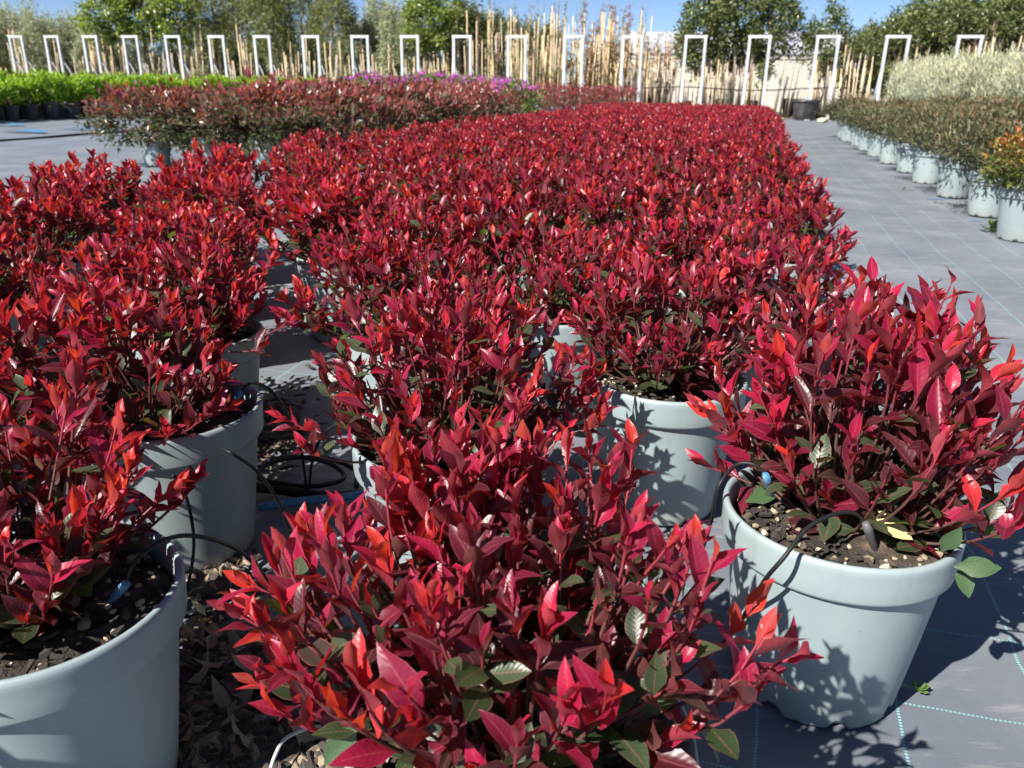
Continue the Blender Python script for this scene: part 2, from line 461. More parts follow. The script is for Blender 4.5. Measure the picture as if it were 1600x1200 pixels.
def cloth_material():
    m, nt, N, L, P = new_mat('woven_cloth')
    geo = N.new('ShaderNodeNewGeometry')
    pos = geo.outputs['Position']
    sub = N.new('ShaderNodeVectorMath'); sub.operation = 'SUBTRACT'; L.new(pos, sub.inputs[0]); sub.inputs[1].default_value = (ORG[0], ORG[1], 0)

    def dot(v):
        d = N.new('ShaderNodeVectorMath'); d.operation = 'DOT_PRODUCT'; L.new(pos, d.inputs[0]); d.inputs[1].default_value = (*v, 0)
        return d.outputs['Value']
    wv = noise(N, L, pos, 2.3, 3)
    wob = math_node(N, L, 'MULTIPLY', math_node(N, L, 'SUBTRACT', wv, 0.5), 0.05)
    a = math_node(N, L, 'ADD', dot(WD), wob)
    b = math_node(N, L, 'ADD', dot(UD), wob)

    def line(x, phase, width):
        f = math_node(N, L, 'FRACT', math_node(N, L, 'MULTIPLY', math_node(N, L, 'SUBTRACT', x, phase), 1 / 0.238))
        d = math_node(N, L, 'ABSOLUTE', math_node(N, L, 'SUBTRACT', f, 0.5))
        return math_node(N, L, 'GREATER_THAN', d, 0.5 - width)
    la = line(a, 0.119, 0.011)
    lb = line(b, 0.0776, 0.009)
    # dashes of the marker thread
    da = math_node(N, L, 'GREATER_THAN', math_node(N, L, 'SINE', math_node(N, L, 'MULTIPLY', b, 900)), -0.35)
    db = math_node(N, L, 'GREATER_THAN', math_node(N, L, 'SINE', math_node(N, L, 'MULTIPLY', a, 900)), -0.35)
    ln = math_node(N, L, 'MAXIMUM', math_node(N, L, 'MULTIPLY', la, da), math_node(N, L, 'MULTIPLY', math_node(N, L, 'MULTIPLY', lb, db), 0.8))
    n1 = noise(N, L, pos, 1.6, 7, 0.62)
    cr = ramp(N, [(0.25, (0.115, 0.132, 0.156)), (0.5, (0.165, 0.183, 0.208)), (0.75, (0.265, 0.278, 0.295))]); L.new(n1, cr.inputs['Fac'])
    # pale dried-water and dust smears stretched along the weave
    mp = N.new('ShaderNodeMapping'); mp.inputs['Rotation'].default_value = (0, 0, math.atan2(WD[1], WD[0]) * -1); mp.inputs['Scale'].default_value = (1.0, 5.0, 1.0)
    L.new(pos, mp.inputs['Vector'])
    n2 = noise(N, L, mp.outputs['Vector'], 3.5, 8, 0.68)
    r2 = ramp(N, [(0.54, (0, 0, 0)), (0.70, (1, 1, 1))]); L.new(n2, r2.inputs['Fac'])
    base = mixcol(N, L, math_node(N, L, 'MULTIPLY', r2.outputs['Color'], 0.55), cr.outputs['Color'], (0.36, 0.355, 0.35))
    n3 = noise(N, L, pos, 26, 6, 0.75)
    r3 = ramp(N, [(0.62, (0, 0, 0)), (0.72, (1, 1, 1))]); L.new(n3, r3.inputs['Fac'])
    base = mixcol(N, L, math_node(N, L, 'MULTIPLY', r3.outputs['Color'], 0.35), base, (0.33, 0.33, 0.33))
    wa = math_node(N, L, 'SINE', math_node(N, L, 'MULTIPLY', a, 2 * math.pi / 0.0034))
    wb = math_node(N, L, 'SINE', math_node(N, L, 'MULTIPLY', b, 2 * math.pi / 0.0034))
    weave = math_node(N, L, 'MULTIPLY', wa, wb)
    dark = mixcol(N, L, 1.0, base, (0.62, 0.62, 0.66), 'MULTIPLY')
    base = mixcol(N, L, math_node(N, L, 'MULTIPLY_ADD', weave, 0.4, 0.4), base, dark)
    base = mixcol(N, L, math_node(N, L, 'MULTIPLY', ln, 0.75), base, (0.22, 0.50, 0.50))
    L.new(base, P.inputs['Base Color'])
    L.new(math_node(N, L, 'MULTIPLY_ADD', n1, 0.25, 0.38), P.inputs['Roughness'])
    P.inputs['Specular IOR Level'].default_value = 0.35
    P.inputs['Sheen Weight'].default_value = 0.3
    P.inputs['Sheen Roughness'].default_value = 0.35
    h = math_node(N, L, 'ADD', math_node(N, L, 'MULTIPLY', weave, 0.05), math_node(N, L, 'MULTIPLY', noise(N, L, pos, 5, 4), 1.0))
    bump(N, L, h, 0.35, 0.012, P)
    return m


M['cloth'] = cloth_material()


def earth_material():
    m, nt, N, L, P = new_mat('earth')
    geo = N.new('ShaderNodeNewGeometry')
    n1 = noise(N, L, geo.outputs['Position'], 0.6, 8, 0.65)
    cr = ramp(N, [(0.3, (0.17, 0.13, 0.09)), (0.6, (0.29, 0.24, 0.17)), (0.8, (0.38, 0.33, 0.25))]); L.new(n1, cr.inputs['Fac'])
    L.new(cr.outputs['Color'], P.inputs['Base Color'])
    P.inputs['Roughness'].default_value = 0.95
    bump(N, L, noise(N, L, geo.outputs['Position'], 12, 6), 0.6, 0.03, P)
    return m


M['earth'] = earth_material()

# ------------------------------------------------------------------ the setting
mb = MB()
mb.add([(-900, -60, -0.03), (900, -60, -0.03), (900, 1600, -0.03), (-900, 1600, -0.03)], Q=[(0, 1, 2, 3)])
tag(mb.build('ground', M['earth']), kind='structure')


def cloth_sheet(name, w0, w1, u0, u1, z, nx=60, ny=90, seed=1, amp=0.006):
    rg = np.random.default_rng(seed)
    ws = np.linspace(w0, w1, nx); us = np.linspace(u0, u1, ny)
    Wg, Ug = np.meshgrid(ws, us)
    X = ORG[0] + WD[0] * Wg + UD[0] * Ug
    Y = ORG[1] + WD[1] * Wg + UD[1] * Ug
    Z = z + amp * (np.sin(Wg * 2.1 + 0.7 * np.sin(Ug * 1.3)) * np.sin(Ug * 1.7 + 1.0) + 0.5 * np.sin(Wg * 5.3 + Ug * 3.1)) - amp * 1.5
    idx = np.arange(nx * ny).reshape(ny, nx)
    Q = np.stack([idx[:-1, :-1], idx[:-1, 1:], idx[1:, 1:], idx[1:, :-1]], -1).reshape(-1, 4)
    me = mesh_np(name, np.stack([X, Y, Z], -1).reshape(-1, 3), [Q], M['cloth'])
    return tag(link(name, me), kind='structure')


cloth_sheet('ground_cloth', -34, 16, -6, 31, 0.0, 160, 120)
# the lapped edge of the next strip of cloth on the left, standing a little proud
mb = MB()
pts = []
for i in range(60):
    uu = 6 + i * 0.3
    x, y = bed(-11.75 + 0.03 * math.sin(uu * 1.3), uu)
    pts.append((x, y, 0.012 + 0.006 * math.sin(uu * 2.2)))
mb.tube(pts, 0.022, 6)
tag(mb.build('irrigation_pipe', M['black_plastic']), 'long black irrigation pipe lying on the empty cloth at the left', 'pipe')

# ------------------------------------------------------------------ leaf shapes
def leaf_shape(nl, na, fold, recurve, twist, seed, width=0.2, wav=0.0):
    """blade along +y (length 1), upper side +z; returns verts, quads, luv"""
    rg = np.random.default_rng(seed)
    v = np.linspace(0, 1, nl + 1)
    hw = width * np.sin(np.pi * np.clip(v, 0, 1) ** 0.92) ** 0.8 * (1 - 0.10 * v) * np.clip((1.04 - v) / 0.22, 0, 1) ** 0.35
    hw[-1] = 0.004; hw[0] = 0.018
    if nl >= 6: hw[1] = max(hw[1] * 0.6, 0.02)
    s = np.linspace(-1, 1, na + 1)
    V = []; luv = []
    ph = rg.uniform(0, 6)
    for i, t in enumerate(v):
        z0 = -recurve * t * t
        y0 = t * (1 - 0.25 * recurve * t)
        tw = twist * t
        for k in s:
            x = k * hw[i]
            z = abs(x) * fold + wav * hw[i] * abs(k) * math.sin(9 * t + ph + k)
            V.append((x * math.cos(tw) - z * math.sin(tw), y0, z0 + x * math.sin(tw) + z * math.cos(tw)))
            luv.append((k, t, 0))
    idx = np.arange((nl + 1) * (na + 1)).reshape(nl + 1, na + 1)
    Q = np.stack([idx[:-1, :-1], idx[:-1, 1:], idx[1:, 1:], idx[1:, :-1]], -1).reshape(-1, 4)
    return np.array(V, dtype=np.float32), Q, np.array(luv, dtype=np.float32)


rs = random.Random(3)
HI = [leaf_shape(6, 4, rs.uniform(0.25, 0.8), (-0.12, 0.1, 0.22, 0.34, 0.05, 0.45)[i], rs.uniform(-0.7, 0.7), i, rs.uniform(0.17, 0.222), 0.3) for i in range(6)]
MIDL = [leaf_shape(4, 2, rs.uniform(0.35, 0.7), rs.uniform(0.02, 0.25), rs.uniform(-0.4, 0.4), i, rs.uniform(0.185, 0.235)) for i in range(4)]
LOL = [leaf_shape(2, 2, 0.5, 0.15, 0.0, i, 0.2) for i in range(2)]
HI += [leaf_shape(6, 4, 0.18, 0.12, rs.uniform(-0.3, 0.3), 20 + i, 0.25, 0.1) for i in range(2)]   # the rounder old green leaves


def join_leaves(name, mats_, shapes, var, Ms, tones, mat):
    """Ms (n,3,4) -> one mesh"""
    V = []; Q = []; T = []; Lu = []; n = 0
    var = np.asarray(var); tones = np.asarray(tones, dtype=np.float32)
    for k, (bv, bq, bl) in enumerate(shapes):
        ids = np.nonzero(var == k)[0]
        if len(ids) == 0: continue
        A = Ms[ids]
        P = np.einsum('nij,vj->nvi', A[:, :, :3], bv) + A[:, None, :, 3]
        V.append(P.reshape(-1, 3))
        Q.append((bq[None] + (np.arange(len(ids)) * len(bv))[:, None, None] + n).reshape(-1, 4))
        T.append(np.repeat(tones[ids], len(bv)))
        Lu.append(np.tile(bl, (len(ids), 1)))
        n += len(ids) * len(bv)
    return mesh_np(name, np.concatenate(V), [np.concatenate(Q)], mat, {'tone': np.concatenate(T), 'luv': np.concatenate(Lu)})


def frame(d, up, scale, p):
    """columns x,y,z with y along d and z towards up"""
    d = d / (np.linalg.norm(d) + 1e-9)
    z = up - d * (up @ d)
    nz = np.linalg.norm(z)
    if nz < 1e-4:
        z = np.array([1.0, 0, 0]) - d * d[0]; nz = np.linalg.norm(z)
    z = z / nz
    x = np.cross(d, z)
    A = np.zeros((3, 4)); A[:, 0] = x * scale; A[:, 1] = d * scale; A[:, 2] = z * scale; A[:, 3] = p
    return A


def unit(v):
    return v / (np.linalg.norm(v) + 1e-9)


def red_shrub(rg, R=0.34, hz=0.27, off=(0, 0), shoots=90, ls=0.066, nvar=6, soil_z=0.308, low_keep=1.0, nround=2, per=None, extra=(), open_front=0.0, open_dir=(0.0, -1.0), flat=3.0, reach_k=1.0, fill=26):
    """returns leaf matrices, variants, tones and branch polylines of one dome-shaped shrub"""
    Ms = []; var = []; tone = []; br = []
    lobes = rg.uniform(0, 6.28, 3)
    tips = []
    for i in range(shoots):
        inner = rg.random() < 0.34
        az = rg.uniform(0, 2 * math.pi)
        lob = 1 + 0.10 * math.sin(3 * az + lobes[0]) + 0.08 * math.sin(5 * az + lobes[1])
        q = math.sqrt(rg.random()) * (0.85 if inner else 1.0)
        r = R * q * lob
        top = hz * (1 - 0.92 * q ** flat) * rg.uniform(0.8, 1.12) + 0.02 + 0.065 * rg.random() * q - 0.045 * rg.random() * q ** 4
        if rg.random() < 0.07: top += rg.uniform(0.02, 0.06)
        if inner: top *= rg.uniform(0.12, 0.65)
        x, y = off[0] + r * math.cos(az), off[1] + r * math.sin(az)
        if open_front and x * open_dir[0] + y * open_dir[1] > 0.06 and top < 0.115 and rg.random() < open_front: continue
        if open_front and x * open_dir[0] + y * open_dir[1] > 0.135 and rg.random() < open_front: continue
        tips.append((np.array([x, y, 0.342 + top]), q, az, inner))
    for i in range(fill):
        az = rg.uniform(0, 2 * math.pi); q = math.sqrt(rg.random()) * 0.72
        if open_front and (off[0] * .6 + R * q * math.cos(az)) * open_dir[0] + (off[1] * .6 + R * q * math.sin(az)) * open_dir[1] > 0.05: continue
        tips.append((np.array([off[0] * .6 + R * q * math.cos(az), off[1] * .6 + R * q * math.sin(az), 0.342 + rg.uniform(0.015, 0.02 + hz * 0.55)]), q, az, True))
    for e in extra:
        tips.append((np.array(e), 1.0, math.atan2(e[1], e[0]), False))
    for tip, q, az, inner in tips:
        out = np.array([math.cos(az), math.sin(az), 0.0])
        base = np.array([0.045 * math.cos(az + rg.normal(0, .4)), 0.045 * math.sin(az + rg.normal(0, .4)), soil_z - 0.01])
        base[:2] += np.array(off) * 0.35
        axis = unit(out * (0.04 + 0.38 * q ** 1.5) + np.array([0, 0, 1.0]) + rg.normal(0, 0.17, 3))
        if q > 0.9 and rg.random() < 0.3: axis = unit(axis + out * 0.7)
        L = np.linalg.norm(tip - base)
        ctrl = tip - axis * L * 0.45
        ctrl[2] = max(ctrl[2], soil_z + 0.03)
        ts = np.linspace(0, 1, 7)[:, None]
        poly = (1 - ts) ** 2 * base + 2 * ts * (1 - ts) * ctrl + ts ** 2 * tip
        br.append((poly, az))
        ph = rg.uniform(0, 6.28)
        n = int(rg.integers(6, 11) * (0.4 + 0.6 * reach_k)) if not inner else int(rg.integers(5, 9))
        a1 = unit(np.cross(axis, np.array([0.3, 0.9, 0.2]))); a2 = np.cross(axis, a1)
        vig = rg.uniform(0.75, 1.22)
        tb = rg.normal(0, 0.13)
        reach = min(0.8, reach_k * rg.uniform(0.08, 0.19) * vig / L)
        for k in range(n):
            f = k / (n - 1)
            if f > 0.6 and rg.random() > low_keep: continue
            t_ = 1 - reach * f ** 1.15
            p = (1 - t_) ** 2 * base + 2 * t_ * (1 - t_) * ctrl + t_ ** 2 * tip
            ang = math.radians(6 + 50 * f ** 1.15 + rg.normal(0, 8))
            s = ls * vig * (0.62 + 0.55 * min(1, f * 2.6)) * rg.uniform(0.85, 1.13)
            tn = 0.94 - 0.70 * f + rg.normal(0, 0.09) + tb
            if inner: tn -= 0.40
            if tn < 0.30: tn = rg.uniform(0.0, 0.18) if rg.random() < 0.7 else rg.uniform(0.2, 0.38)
            vk = int(rg.integers(nvar))
            if tn < 0.19 and nround: vk = nvar + int(rg.integers(nround)); s *= 0.9; ang += 0.25
            ph += 2.4 + rg.normal(0, 0.15)
            radial = a1 * math.cos(ph) + a2 * math.sin(ph)
            d = unit(axis * math.cos(ang) + radial * math.sin(ang))
            upv = unit(axis + np.array([0, 0, 0.15]) - radial * 0.6 + rg.normal(0, 0.25, 3))
            Ms.append(frame(d, upv, s, p)); var.append(vk); tone.append(min(1.0, max(0.0, tn)))
    return np.array(Ms), np.array(var), np.array(tone), br


# ------------------------------------------------------------------ pots
NP = 64
POT_PROF = [(0.135, 0.004), (0.146, 0.0), (0.149, 0.006), (0.151, 0.022), (0.1585, 0.08), (0.1685, 0.16), (0.1775, 0.235), (0.183, 0.288),
            (0.1835, 0.2905), (0.1945, 0.2915), (0.1965, 0.2935), (0.1975, 0.298), (0.1985, 0.32), (0.1995, 0.344), (0.200, 0.352), (0.1985, 0.3585), (0.1945, 0.361), (0.1895, 0.3595),
            (0.187, 0.352), (0.184, 0.33), (0.180, 0.285)]
PS = 0.95
POT_PROF = [(r * PS, z * PS) for r, z in POT_PROF]
pm = MB()
pm.lathe(POT_PROF, NP, notch=([1, 2, 3], [k * 8 + j for k in range(8) for j in (0, 1)], 0.016))
POT_ME = pm.mesh('pot', M['pot'])


def soil_mesh(seed, r=0.175, z=0.309, n=34):
    rg = np.random.default_rng(seed)
    V = [(0, 0, z + 0.012)]; tone = [0.4]
    rings = 14
    c = rg.uniform(-0.14, 0.14, (26, 2)); h = rg.uniform(-0.006, 0.014, 26); w_ = rg.uniform(0.015, 0.05, 26)
    for i in range(1, rings + 1):
        for k in range(n):
            a = 2 * math.pi * (k + 0.5 * (i % 2)) / n
            rr = r * i / rings
            x, y = rr * math.cos(a), rr * math.sin(a)
            zz = z + float((h * np.exp(-((x - c[:, 0]) ** 2 + (y - c[:, 1]) ** 2) / w_ ** 2)).sum()) + rg.normal(0, 0.0022) - 0.012 * (i / rings) ** 4
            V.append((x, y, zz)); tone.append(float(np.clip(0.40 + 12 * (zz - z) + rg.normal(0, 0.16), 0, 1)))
    T = [(0, 1 + k, 1 + (k + 1) % n) for k in range(n)]
    Q = []
    for i in range(rings - 1):
        for k in range(n):
            k2 = (k + 1) % n
            Q.append((1 + i * n + k, 1 + (i + 1) * n + k, 1 + (i + 1) * n + k2, 1 + i * n + k2))
    return mesh_np('soil', V, [np.array(Q), np.array(T)], M['soil'], {'tone': np.array(tone)})


SOILS = [soil_mesh(i) for i in range(4)]


def stone_mesh(seed, tone):
    rg = np.random.default_rng(seed)
    import bmesh
    bm = bmesh.new()
    bmesh.ops.create_icosphere(bm, subdivisions=1, radius=1)
    sc = (rg.uniform(0.8, 1.2), rg.uniform(0.7, 1.0), rg.uniform(0.5, 0.75))
    V = np.array([[v.co[j] * sc[j] * (1 + rg.normal(0, 0.17)) for j in range(3)] for v in bm.verts])
    T = np.array([[v.index for v in f.verts] for f in bm.faces])
    bm.free()
    return mesh_np('pebble', V, [T], M['pebble'], {'tone': np.full(len(V), tone)}, smooth=False)


STONES = [stone_mesh(i, t) for i, t in enumerate([0.95, 0.85, 0.75, 0.9, 0.65, 0.55, 0.3, 0.12, 0.08, 0.2])]
CHIP_V = []
chip = MB(); chip.box((-0.5, -0.22, -0.09), (0.5, 0.22, 0.09), 0.3)
CHIP_MES = []
for k, t in enumerate((0.05, 0.12, 0.25, 0.36)):
    c = MB(); rgc = np.random.default_rng(k)
    V = np.array([(-.5, -.2, -.1), (.45, -.25, -.08), (.5, .2, -.1), (-.4, .22, -.06), (-.45, -.18, .1), (.42, -.2, .13), (.46, .16, .08), (-.42, .2, .12)]) + rgc.normal(0, 0.05, (8, 3))
    c.add(V, Q=[(0, 3, 2, 1), (4, 5, 6, 7), (0, 1, 5, 4), (1, 2, 6, 5), (2, 3, 7, 6), (3, 0, 4, 7)], tone=t)
    CHIP_MES.append(c.mesh('bark_chip', M['pebble'], smooth=False))

# single leaf meshes for the shrubs whose leaves can be told apart
NT = 12
LEAF_ME = []
for k, (bv, bq, bl) in enumerate(HI):
    row = []
    for t in range(NT):
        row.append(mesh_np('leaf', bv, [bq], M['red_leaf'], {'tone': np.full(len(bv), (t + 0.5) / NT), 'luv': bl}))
    LEAF_ME.append(row)


def branches(br, root, rg, groups=7, r0=0.0036):
    gs = [MB() for _ in range(groups)]
    for poly, az in br:
        g = gs[int(((az % (2 * math.pi)) / (2 * math.pi)) * groups) % groups]
        m = len(poly)
        g.tube(poly, np.linspace(r0, 0.0013, m), 5, tone=np.clip(np.linspace(-0.1, 1.15, m), 0, 1), cap=False)
    for g in gs:
        if g.n: g.build('branch', M['stem'], root)


def near_shrub(label, x, y, seed, group='red-leaved shrubs in pale pots', rz=0.0, pebbles=0, leaves=300, chips=0, **kw):
    rg = np.random.default_rng(seed)
    root = empty('red_shrub', (x, y, 0.0), rz)
    tag(root, label, 'shrub', group)
    link('pot', POT_ME, root).rotation_euler = (0, 0, rg.uniform(0, 6))
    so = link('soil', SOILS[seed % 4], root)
    Ms, var, tone, br = red_shrub(rg, **kw)
    branches(br, root, rg)
    # which leaves show largest from the camera
    c, s = math.cos(rz), math.sin(rz)
    P = Ms[:, :, 3] + Ms[:, :, 1] * 0.5
    W = np.stack([P[:, 0] * c - P[:, 1] * s + x, P[:, 0] * s + P[:, 1] * c + y, P[:, 2]], 1)
    size = np.linalg.norm(Ms[:, :, 1], axis=1)
    dist = np.linalg.norm(W - CAM, axis=1)
    cen = np.array([x + kw.get('off', (0, 0))[0], y + kw.get('off', (0, 0))[1], 0.40])
    outw = ((W - cen) @ unit(CAM - cen))
    score = size / dist * (1 + 2.2 * outw / kw.get('R', 0.34))
    order = np.argsort(-score)
    single = order[:leaves]; rest = order[leaves:]
    for i in single:
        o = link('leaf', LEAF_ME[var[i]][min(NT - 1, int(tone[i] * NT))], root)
        A = Ms[i]
        o.matrix_basis = Matrix(((*A[0],), (*A[1],), (*A[2],), (0, 0, 0, 1)))
    if len(rest):
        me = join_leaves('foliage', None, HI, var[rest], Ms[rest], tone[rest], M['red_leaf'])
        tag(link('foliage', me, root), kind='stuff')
    for k in range(pebbles):
        a = rg.uniform(0, 6.28); r = 0.165 * math.sqrt(rg.random())
        o = link('pebble', STONES[int(rg.integers(len(STONES)))], so)
        s_ = rg.uniform(0.0022, 0.0075) if rg.random() < 0.9 else rg.uniform(0.008, 0.014)
        o.location = (r * math.cos(a), r * math.sin(a), 0.314 + s_ * 0.3)
        o.rotation_euler = (rg.uniform(-.5, .5), rg.uniform(-.5, .5), rg.uniform(0, 6))
        o.scale = (s_, s_, s_)
    for k in range(chips):
        a = rg.uniform(0, 6.28); r = 0.158 * math.sqrt(rg.random())
        o = link('bark_chip', CHIP_MES[int(rg.integers(4))], so)
        s_ = rg.uniform(0.008, 0.026)
        o.location = (r * math.cos(a), r * math.sin(a), 0.318)
        o.rotation_euler = (rg.uniform(-.4, .4), rg.uniform(-.4, .4), rg.uniform(0, 6))
        o.scale = (s_, s_ * 0.8, s_)
    return root


# ------------------------------------------------------------------ the near red shrubs
near_shrub('nearest red shrub, at the bottom edge, its pale stony soil showing', 0.016, 0.685, 11, pebbles=300, chips=110, R=0.295, hz=0.205, off=(-0.015, 0.09), shoots=165, ls=0.055, fill=70, open_front=0.95, flat=4.5, reach_k=1.15,
           extra=[(-0.02, -0.14, 0.385), (-0.045, -0.12, 0.40), (0.015, -0.16, 0.375), (0.15, -0.06, 0.39), (-0.29, 0.02, 0.38), (-0.25, -0.04, 0.40)])
near_shrub('red shrub in whole pale pot beside the path with two drip stakes in its soil', 0.554, 1.19, 12, pebbles=240, chips=110, R=0.275, hz=0.30, off=(0.07, 0.06), shoots=150, ls=0.060, fill=30, open_front=0.97, flat=3.5, reach_k=1.3, open_dir=(-0.62, -0.78),
           extra=[(-0.045, -0.055, 0.385), (0.34, 0.0, 0.36)])
near_shrub('sparse red shrub in shaded pot at the lower left corner with blue stake', -0.647, 0.92, 13, pebbles=150, chips=90, R=0.29, hz=0.20, off=(-0.13, 0.05), shoots=125, ls=0.055,
           extra=[(-0.02, -0.12, 0.40), (0.05, -0.02, 0.43), (-0.12, -0.14, 0.42)])
near_shrub('red shrub leaning left from its shaded pot, second from the lower left corner', -0.734, 1.59, 14, pebbles=90, chips=60, R=0.325, hz=0.20, off=(-0.17, -0.05), shoots=145, ls=0.056, flat=4.0,
           extra=[(0.08, -0.20, 0.36)])
near_shrub('orange-tinted red shrub directly behind the nearest one, pot half hidden', -0.127, 1.46, 16, pebbles=30, chips=20, R=0.30, hz=0.22, off=(0.0, 0.05), shoots=140, ls=0.052,
           extra=[(-0.30, -0.10, 0.42), (0.30, 0.0, 0.38)])
near_shrub('red shrub in leaf-shadowed pot with a tan stone clump on its soil', 0.38, 1.84, 17, pebbles=160, chips=60, R=0.275, hz=0.19, off=(0.0, 0.09), shoots=115, ls=0.053)
near_shrub('red shrub leaning over the gap, third from the lower left corner', -0.895, 2.14, 15, pebbles=20, R=0.315, hz=0.20, off=(-0.08, 0.0), shoots=140, ls=0.053,
           extra=[(0.32, -0.16, 0.42), (0.26, -0.2, 0.36)])
near_shrub('red shrub beside the gap, behind the orange-tinted one', -0.29, 2.19, 18, R=0.325, hz=0.20, off=(-0.02, 0.02), shoots=130, ls=0.053)
near_shrub('red shrub at the path edge just behind the one with two drip stakes', 0.744, 2.32, 19, R=0.31, hz=0.19, off=(0, 0.03), shoots=115, ls=0.055)
near_shrub('red shrub with pot rim and yellow leaf showing at the gap', -0.413, 2.925, 20, pebbles=20, R=0.325, hz=0.20, off=(0.0, 0.0), shoots=115, ls=0.055)
taken = {(0, 0), (1, 0), (-2, 0), (-3, 0), (-1, 0), (0, 1), (-4, 1), (-2, 1), (1, 1), (-3, 1)}


def lattice(j, i, jit=True):
    rg_ = random.Random(j * 977 + i * 31)
    w_ = j * 0.345 + (rg_.gauss(0, 0.018) if jit else 0)
    u_ = (i + 0.5 * (j % 2)) * 1.15 + (rg_.gauss(0, 0.03) if jit else 0)
    return bed(w_, u_)


more = {(-1, 1): ('red shrub in the second row, left of the leaf-shadowed pot', 21), (0, 2): ('red shrub two behind the pot with the tan stone clump', 22),
        (-5, 0): ('red shrub against the left picture edge beside the third corner shrub', 23), (-5, 1): ('red shrub at the left picture edge in the fourth row', 24),
        (1, 2): ('red shrub at the path edge, third behind the drip-stake pot', 25), (-6, 1): ('red shrub on the left picture edge in the fifth row', 26)}
for (j, i), (lab, sd) in more.items():
    x, y = lattice(j, i, False)
    near_shrub(lab, x, y, sd, R=0.315, hz=0.19, off=(0, 0.02), shoots=112, ls=0.056, leaves=240)
    taken.add((j, i))

# single odd leaves and the stone clump that tell some pots apart
M['green_leaf'] = simple('green_leaf', (0.045, 0.082, 0.034), 0.35, var=0.35, scale=40)
M['yellow_leaf'] = simple('yellow_leaf', (0.50, 0.42, 0.19), 0.5, var=0.3, scale=30)
ODD = {k: mesh_np('leaf', HI[6][0], [HI[6][1]], M[k], {'tone': np.full(len(HI[6][0]), 0.1), 'luv': HI[6][2]}) for k in ('green_leaf', 'yellow_leaf')}


def odd_leaf(root, px, py, z, d, up, s_, mat, label=None):
    p = Vector(ground(px, py, z)) - Vector(root.location)
    A = frame(np.array(d, dtype=float), np.array(up, dtype=float), s_, np.array(p))
    o = link('leaf', ODD[mat], root)
    o.matrix_basis = Matrix(((*A[0],), (*A[1],), (*A[2],), (0, 0, 0, 1)))
    if label: o['label'] = label


by = {o.get('label', ''): o for o in bpy.data.objects if o.name.startswith('red_shrub')}
P2o = next(o for l, o in by.items() if 'whole pale pot' in l)
P7o = next(o for l, o in by.items() if 'tan stone clump' in l)
P8o = next(o for l, o in by.items() if 'yellow leaf' in l)
P1o = next(o for l, o in by.items() if l.startswith('nearest red shrub'))
odd_leaf(P2o, 1345, 800, 0.37, (0.55, -0.4, -0.12), (-.2, -.5, 1), 0.085, 'yellow_leaf', 'large yellowing leaf lying over the soil')
odd_leaf(P2o, 1470, 862, 0.36, (0.1, -0.2, 0.5), (-.3, -1, .3), 0.055, 'green_leaf', 'rounded green leaf at the rim')
odd_leaf(P2o, 1490, 885, 0.345, (0.6, -0.2, 0.12), (-.1, -.8, .6), 0.065, 'green_leaf', 'rounded green leaf hanging over the rim')
odd_leaf(P2o, 1500, 878, 0.34, (0.1, -0.35, -0.5), (-.2, -1, .2), 0.055, 'green_leaf', 'rounded green leaf hanging over the rim')
odd_leaf(P2o, 1165, 785, 0.325, (0.7, 0.25, 0.2), (0, -.5, 1), 0.075, 'green_leaf', 'fallen green leaf on the soil')
odd_leaf(P8o, 556, 437, 0.36, (-0.4, -0.2, -0.4), (-.2, -1, .3), 0.075, 'yellow_leaf', 'yellow leaf at the rim')
odd_leaf(P8o, 600, 440, 0.35, (0.5, -0.2, 0.2), (-.2, -.7, .6), 0.075, 'yellow_leaf', 'yellow leaf at the rim')
odd_leaf(P1o, 560, 1128, 0.385, (-0.35, -0.2, -0.42), (-.1, -1, .4), 0.06, 'green_leaf', 'rounded green leaf hanging over the rim')
odd_leaf(P1o, 590, 1118, 0.39, (0.4, -0.1, 0.2), (-.1, -.8, .6), 0.055, 'green_leaf', 'rounded green leaf above the rim')
odd_leaf(P1o, 850, 1120, 0.38, (0.2, -0.5, -0.5), (-.1, -1, .5), 0.06, 'green_leaf', 'rounded green leaf at the front')
odd_leaf(P7o, 1012, 570, 0.36, (0.6, -0.1, 0.1), (0, -1, .5), 0.05, 'green_leaf', 'rounded green leaf low in the shrub')
so7 = next(c for c in P7o.children if c.name.startswith('soil'))
rgp = np.random.default_rng(77)
for k in range(26):
    p = Vector(ground(1050 + rgp.normal(0, 26), 596 + rgp.normal(0, 8), 0.318)) - Vector(P7o.location)
    o = link('pebble', STONES[int(rgp.integers(0, 6))], so7); s_ = rgp.uniform(0.008, 0.021)
    o.location = (p.x, p.y, 0.318 + s_ * .5); o.rotation_euler = tuple(rgp.uniform(0, 6, 3)); o.scale = (s_, s_, s_)

# ------------------------------------------------------------------ the rest of the red block
def shrub_template(seed, shapes, mat, **kw):
    rg = np.random.default_rng(seed)
    root = empty('red_shrub')
    link('pot', POT_ME, root)
    link('soil', SOILS[seed % 4], root)
    Ms, var, tone, br = red_shrub(rg, nvar=len(shapes), nround=0, **kw)
    g = MB()
    for poly, az in br: g.tube(poly[::2], np.linspace(0.0036, 0.0013, 4), 3, tone=np.linspace(0, 1, 4), cap=False)
    tag(g.build('branches', M['stem'], root), kind='stuff')
    tag(link('foliage', join_leaves('foliage', None, shapes, var, Ms, tone, mat), root), kind='stuff')
    return root


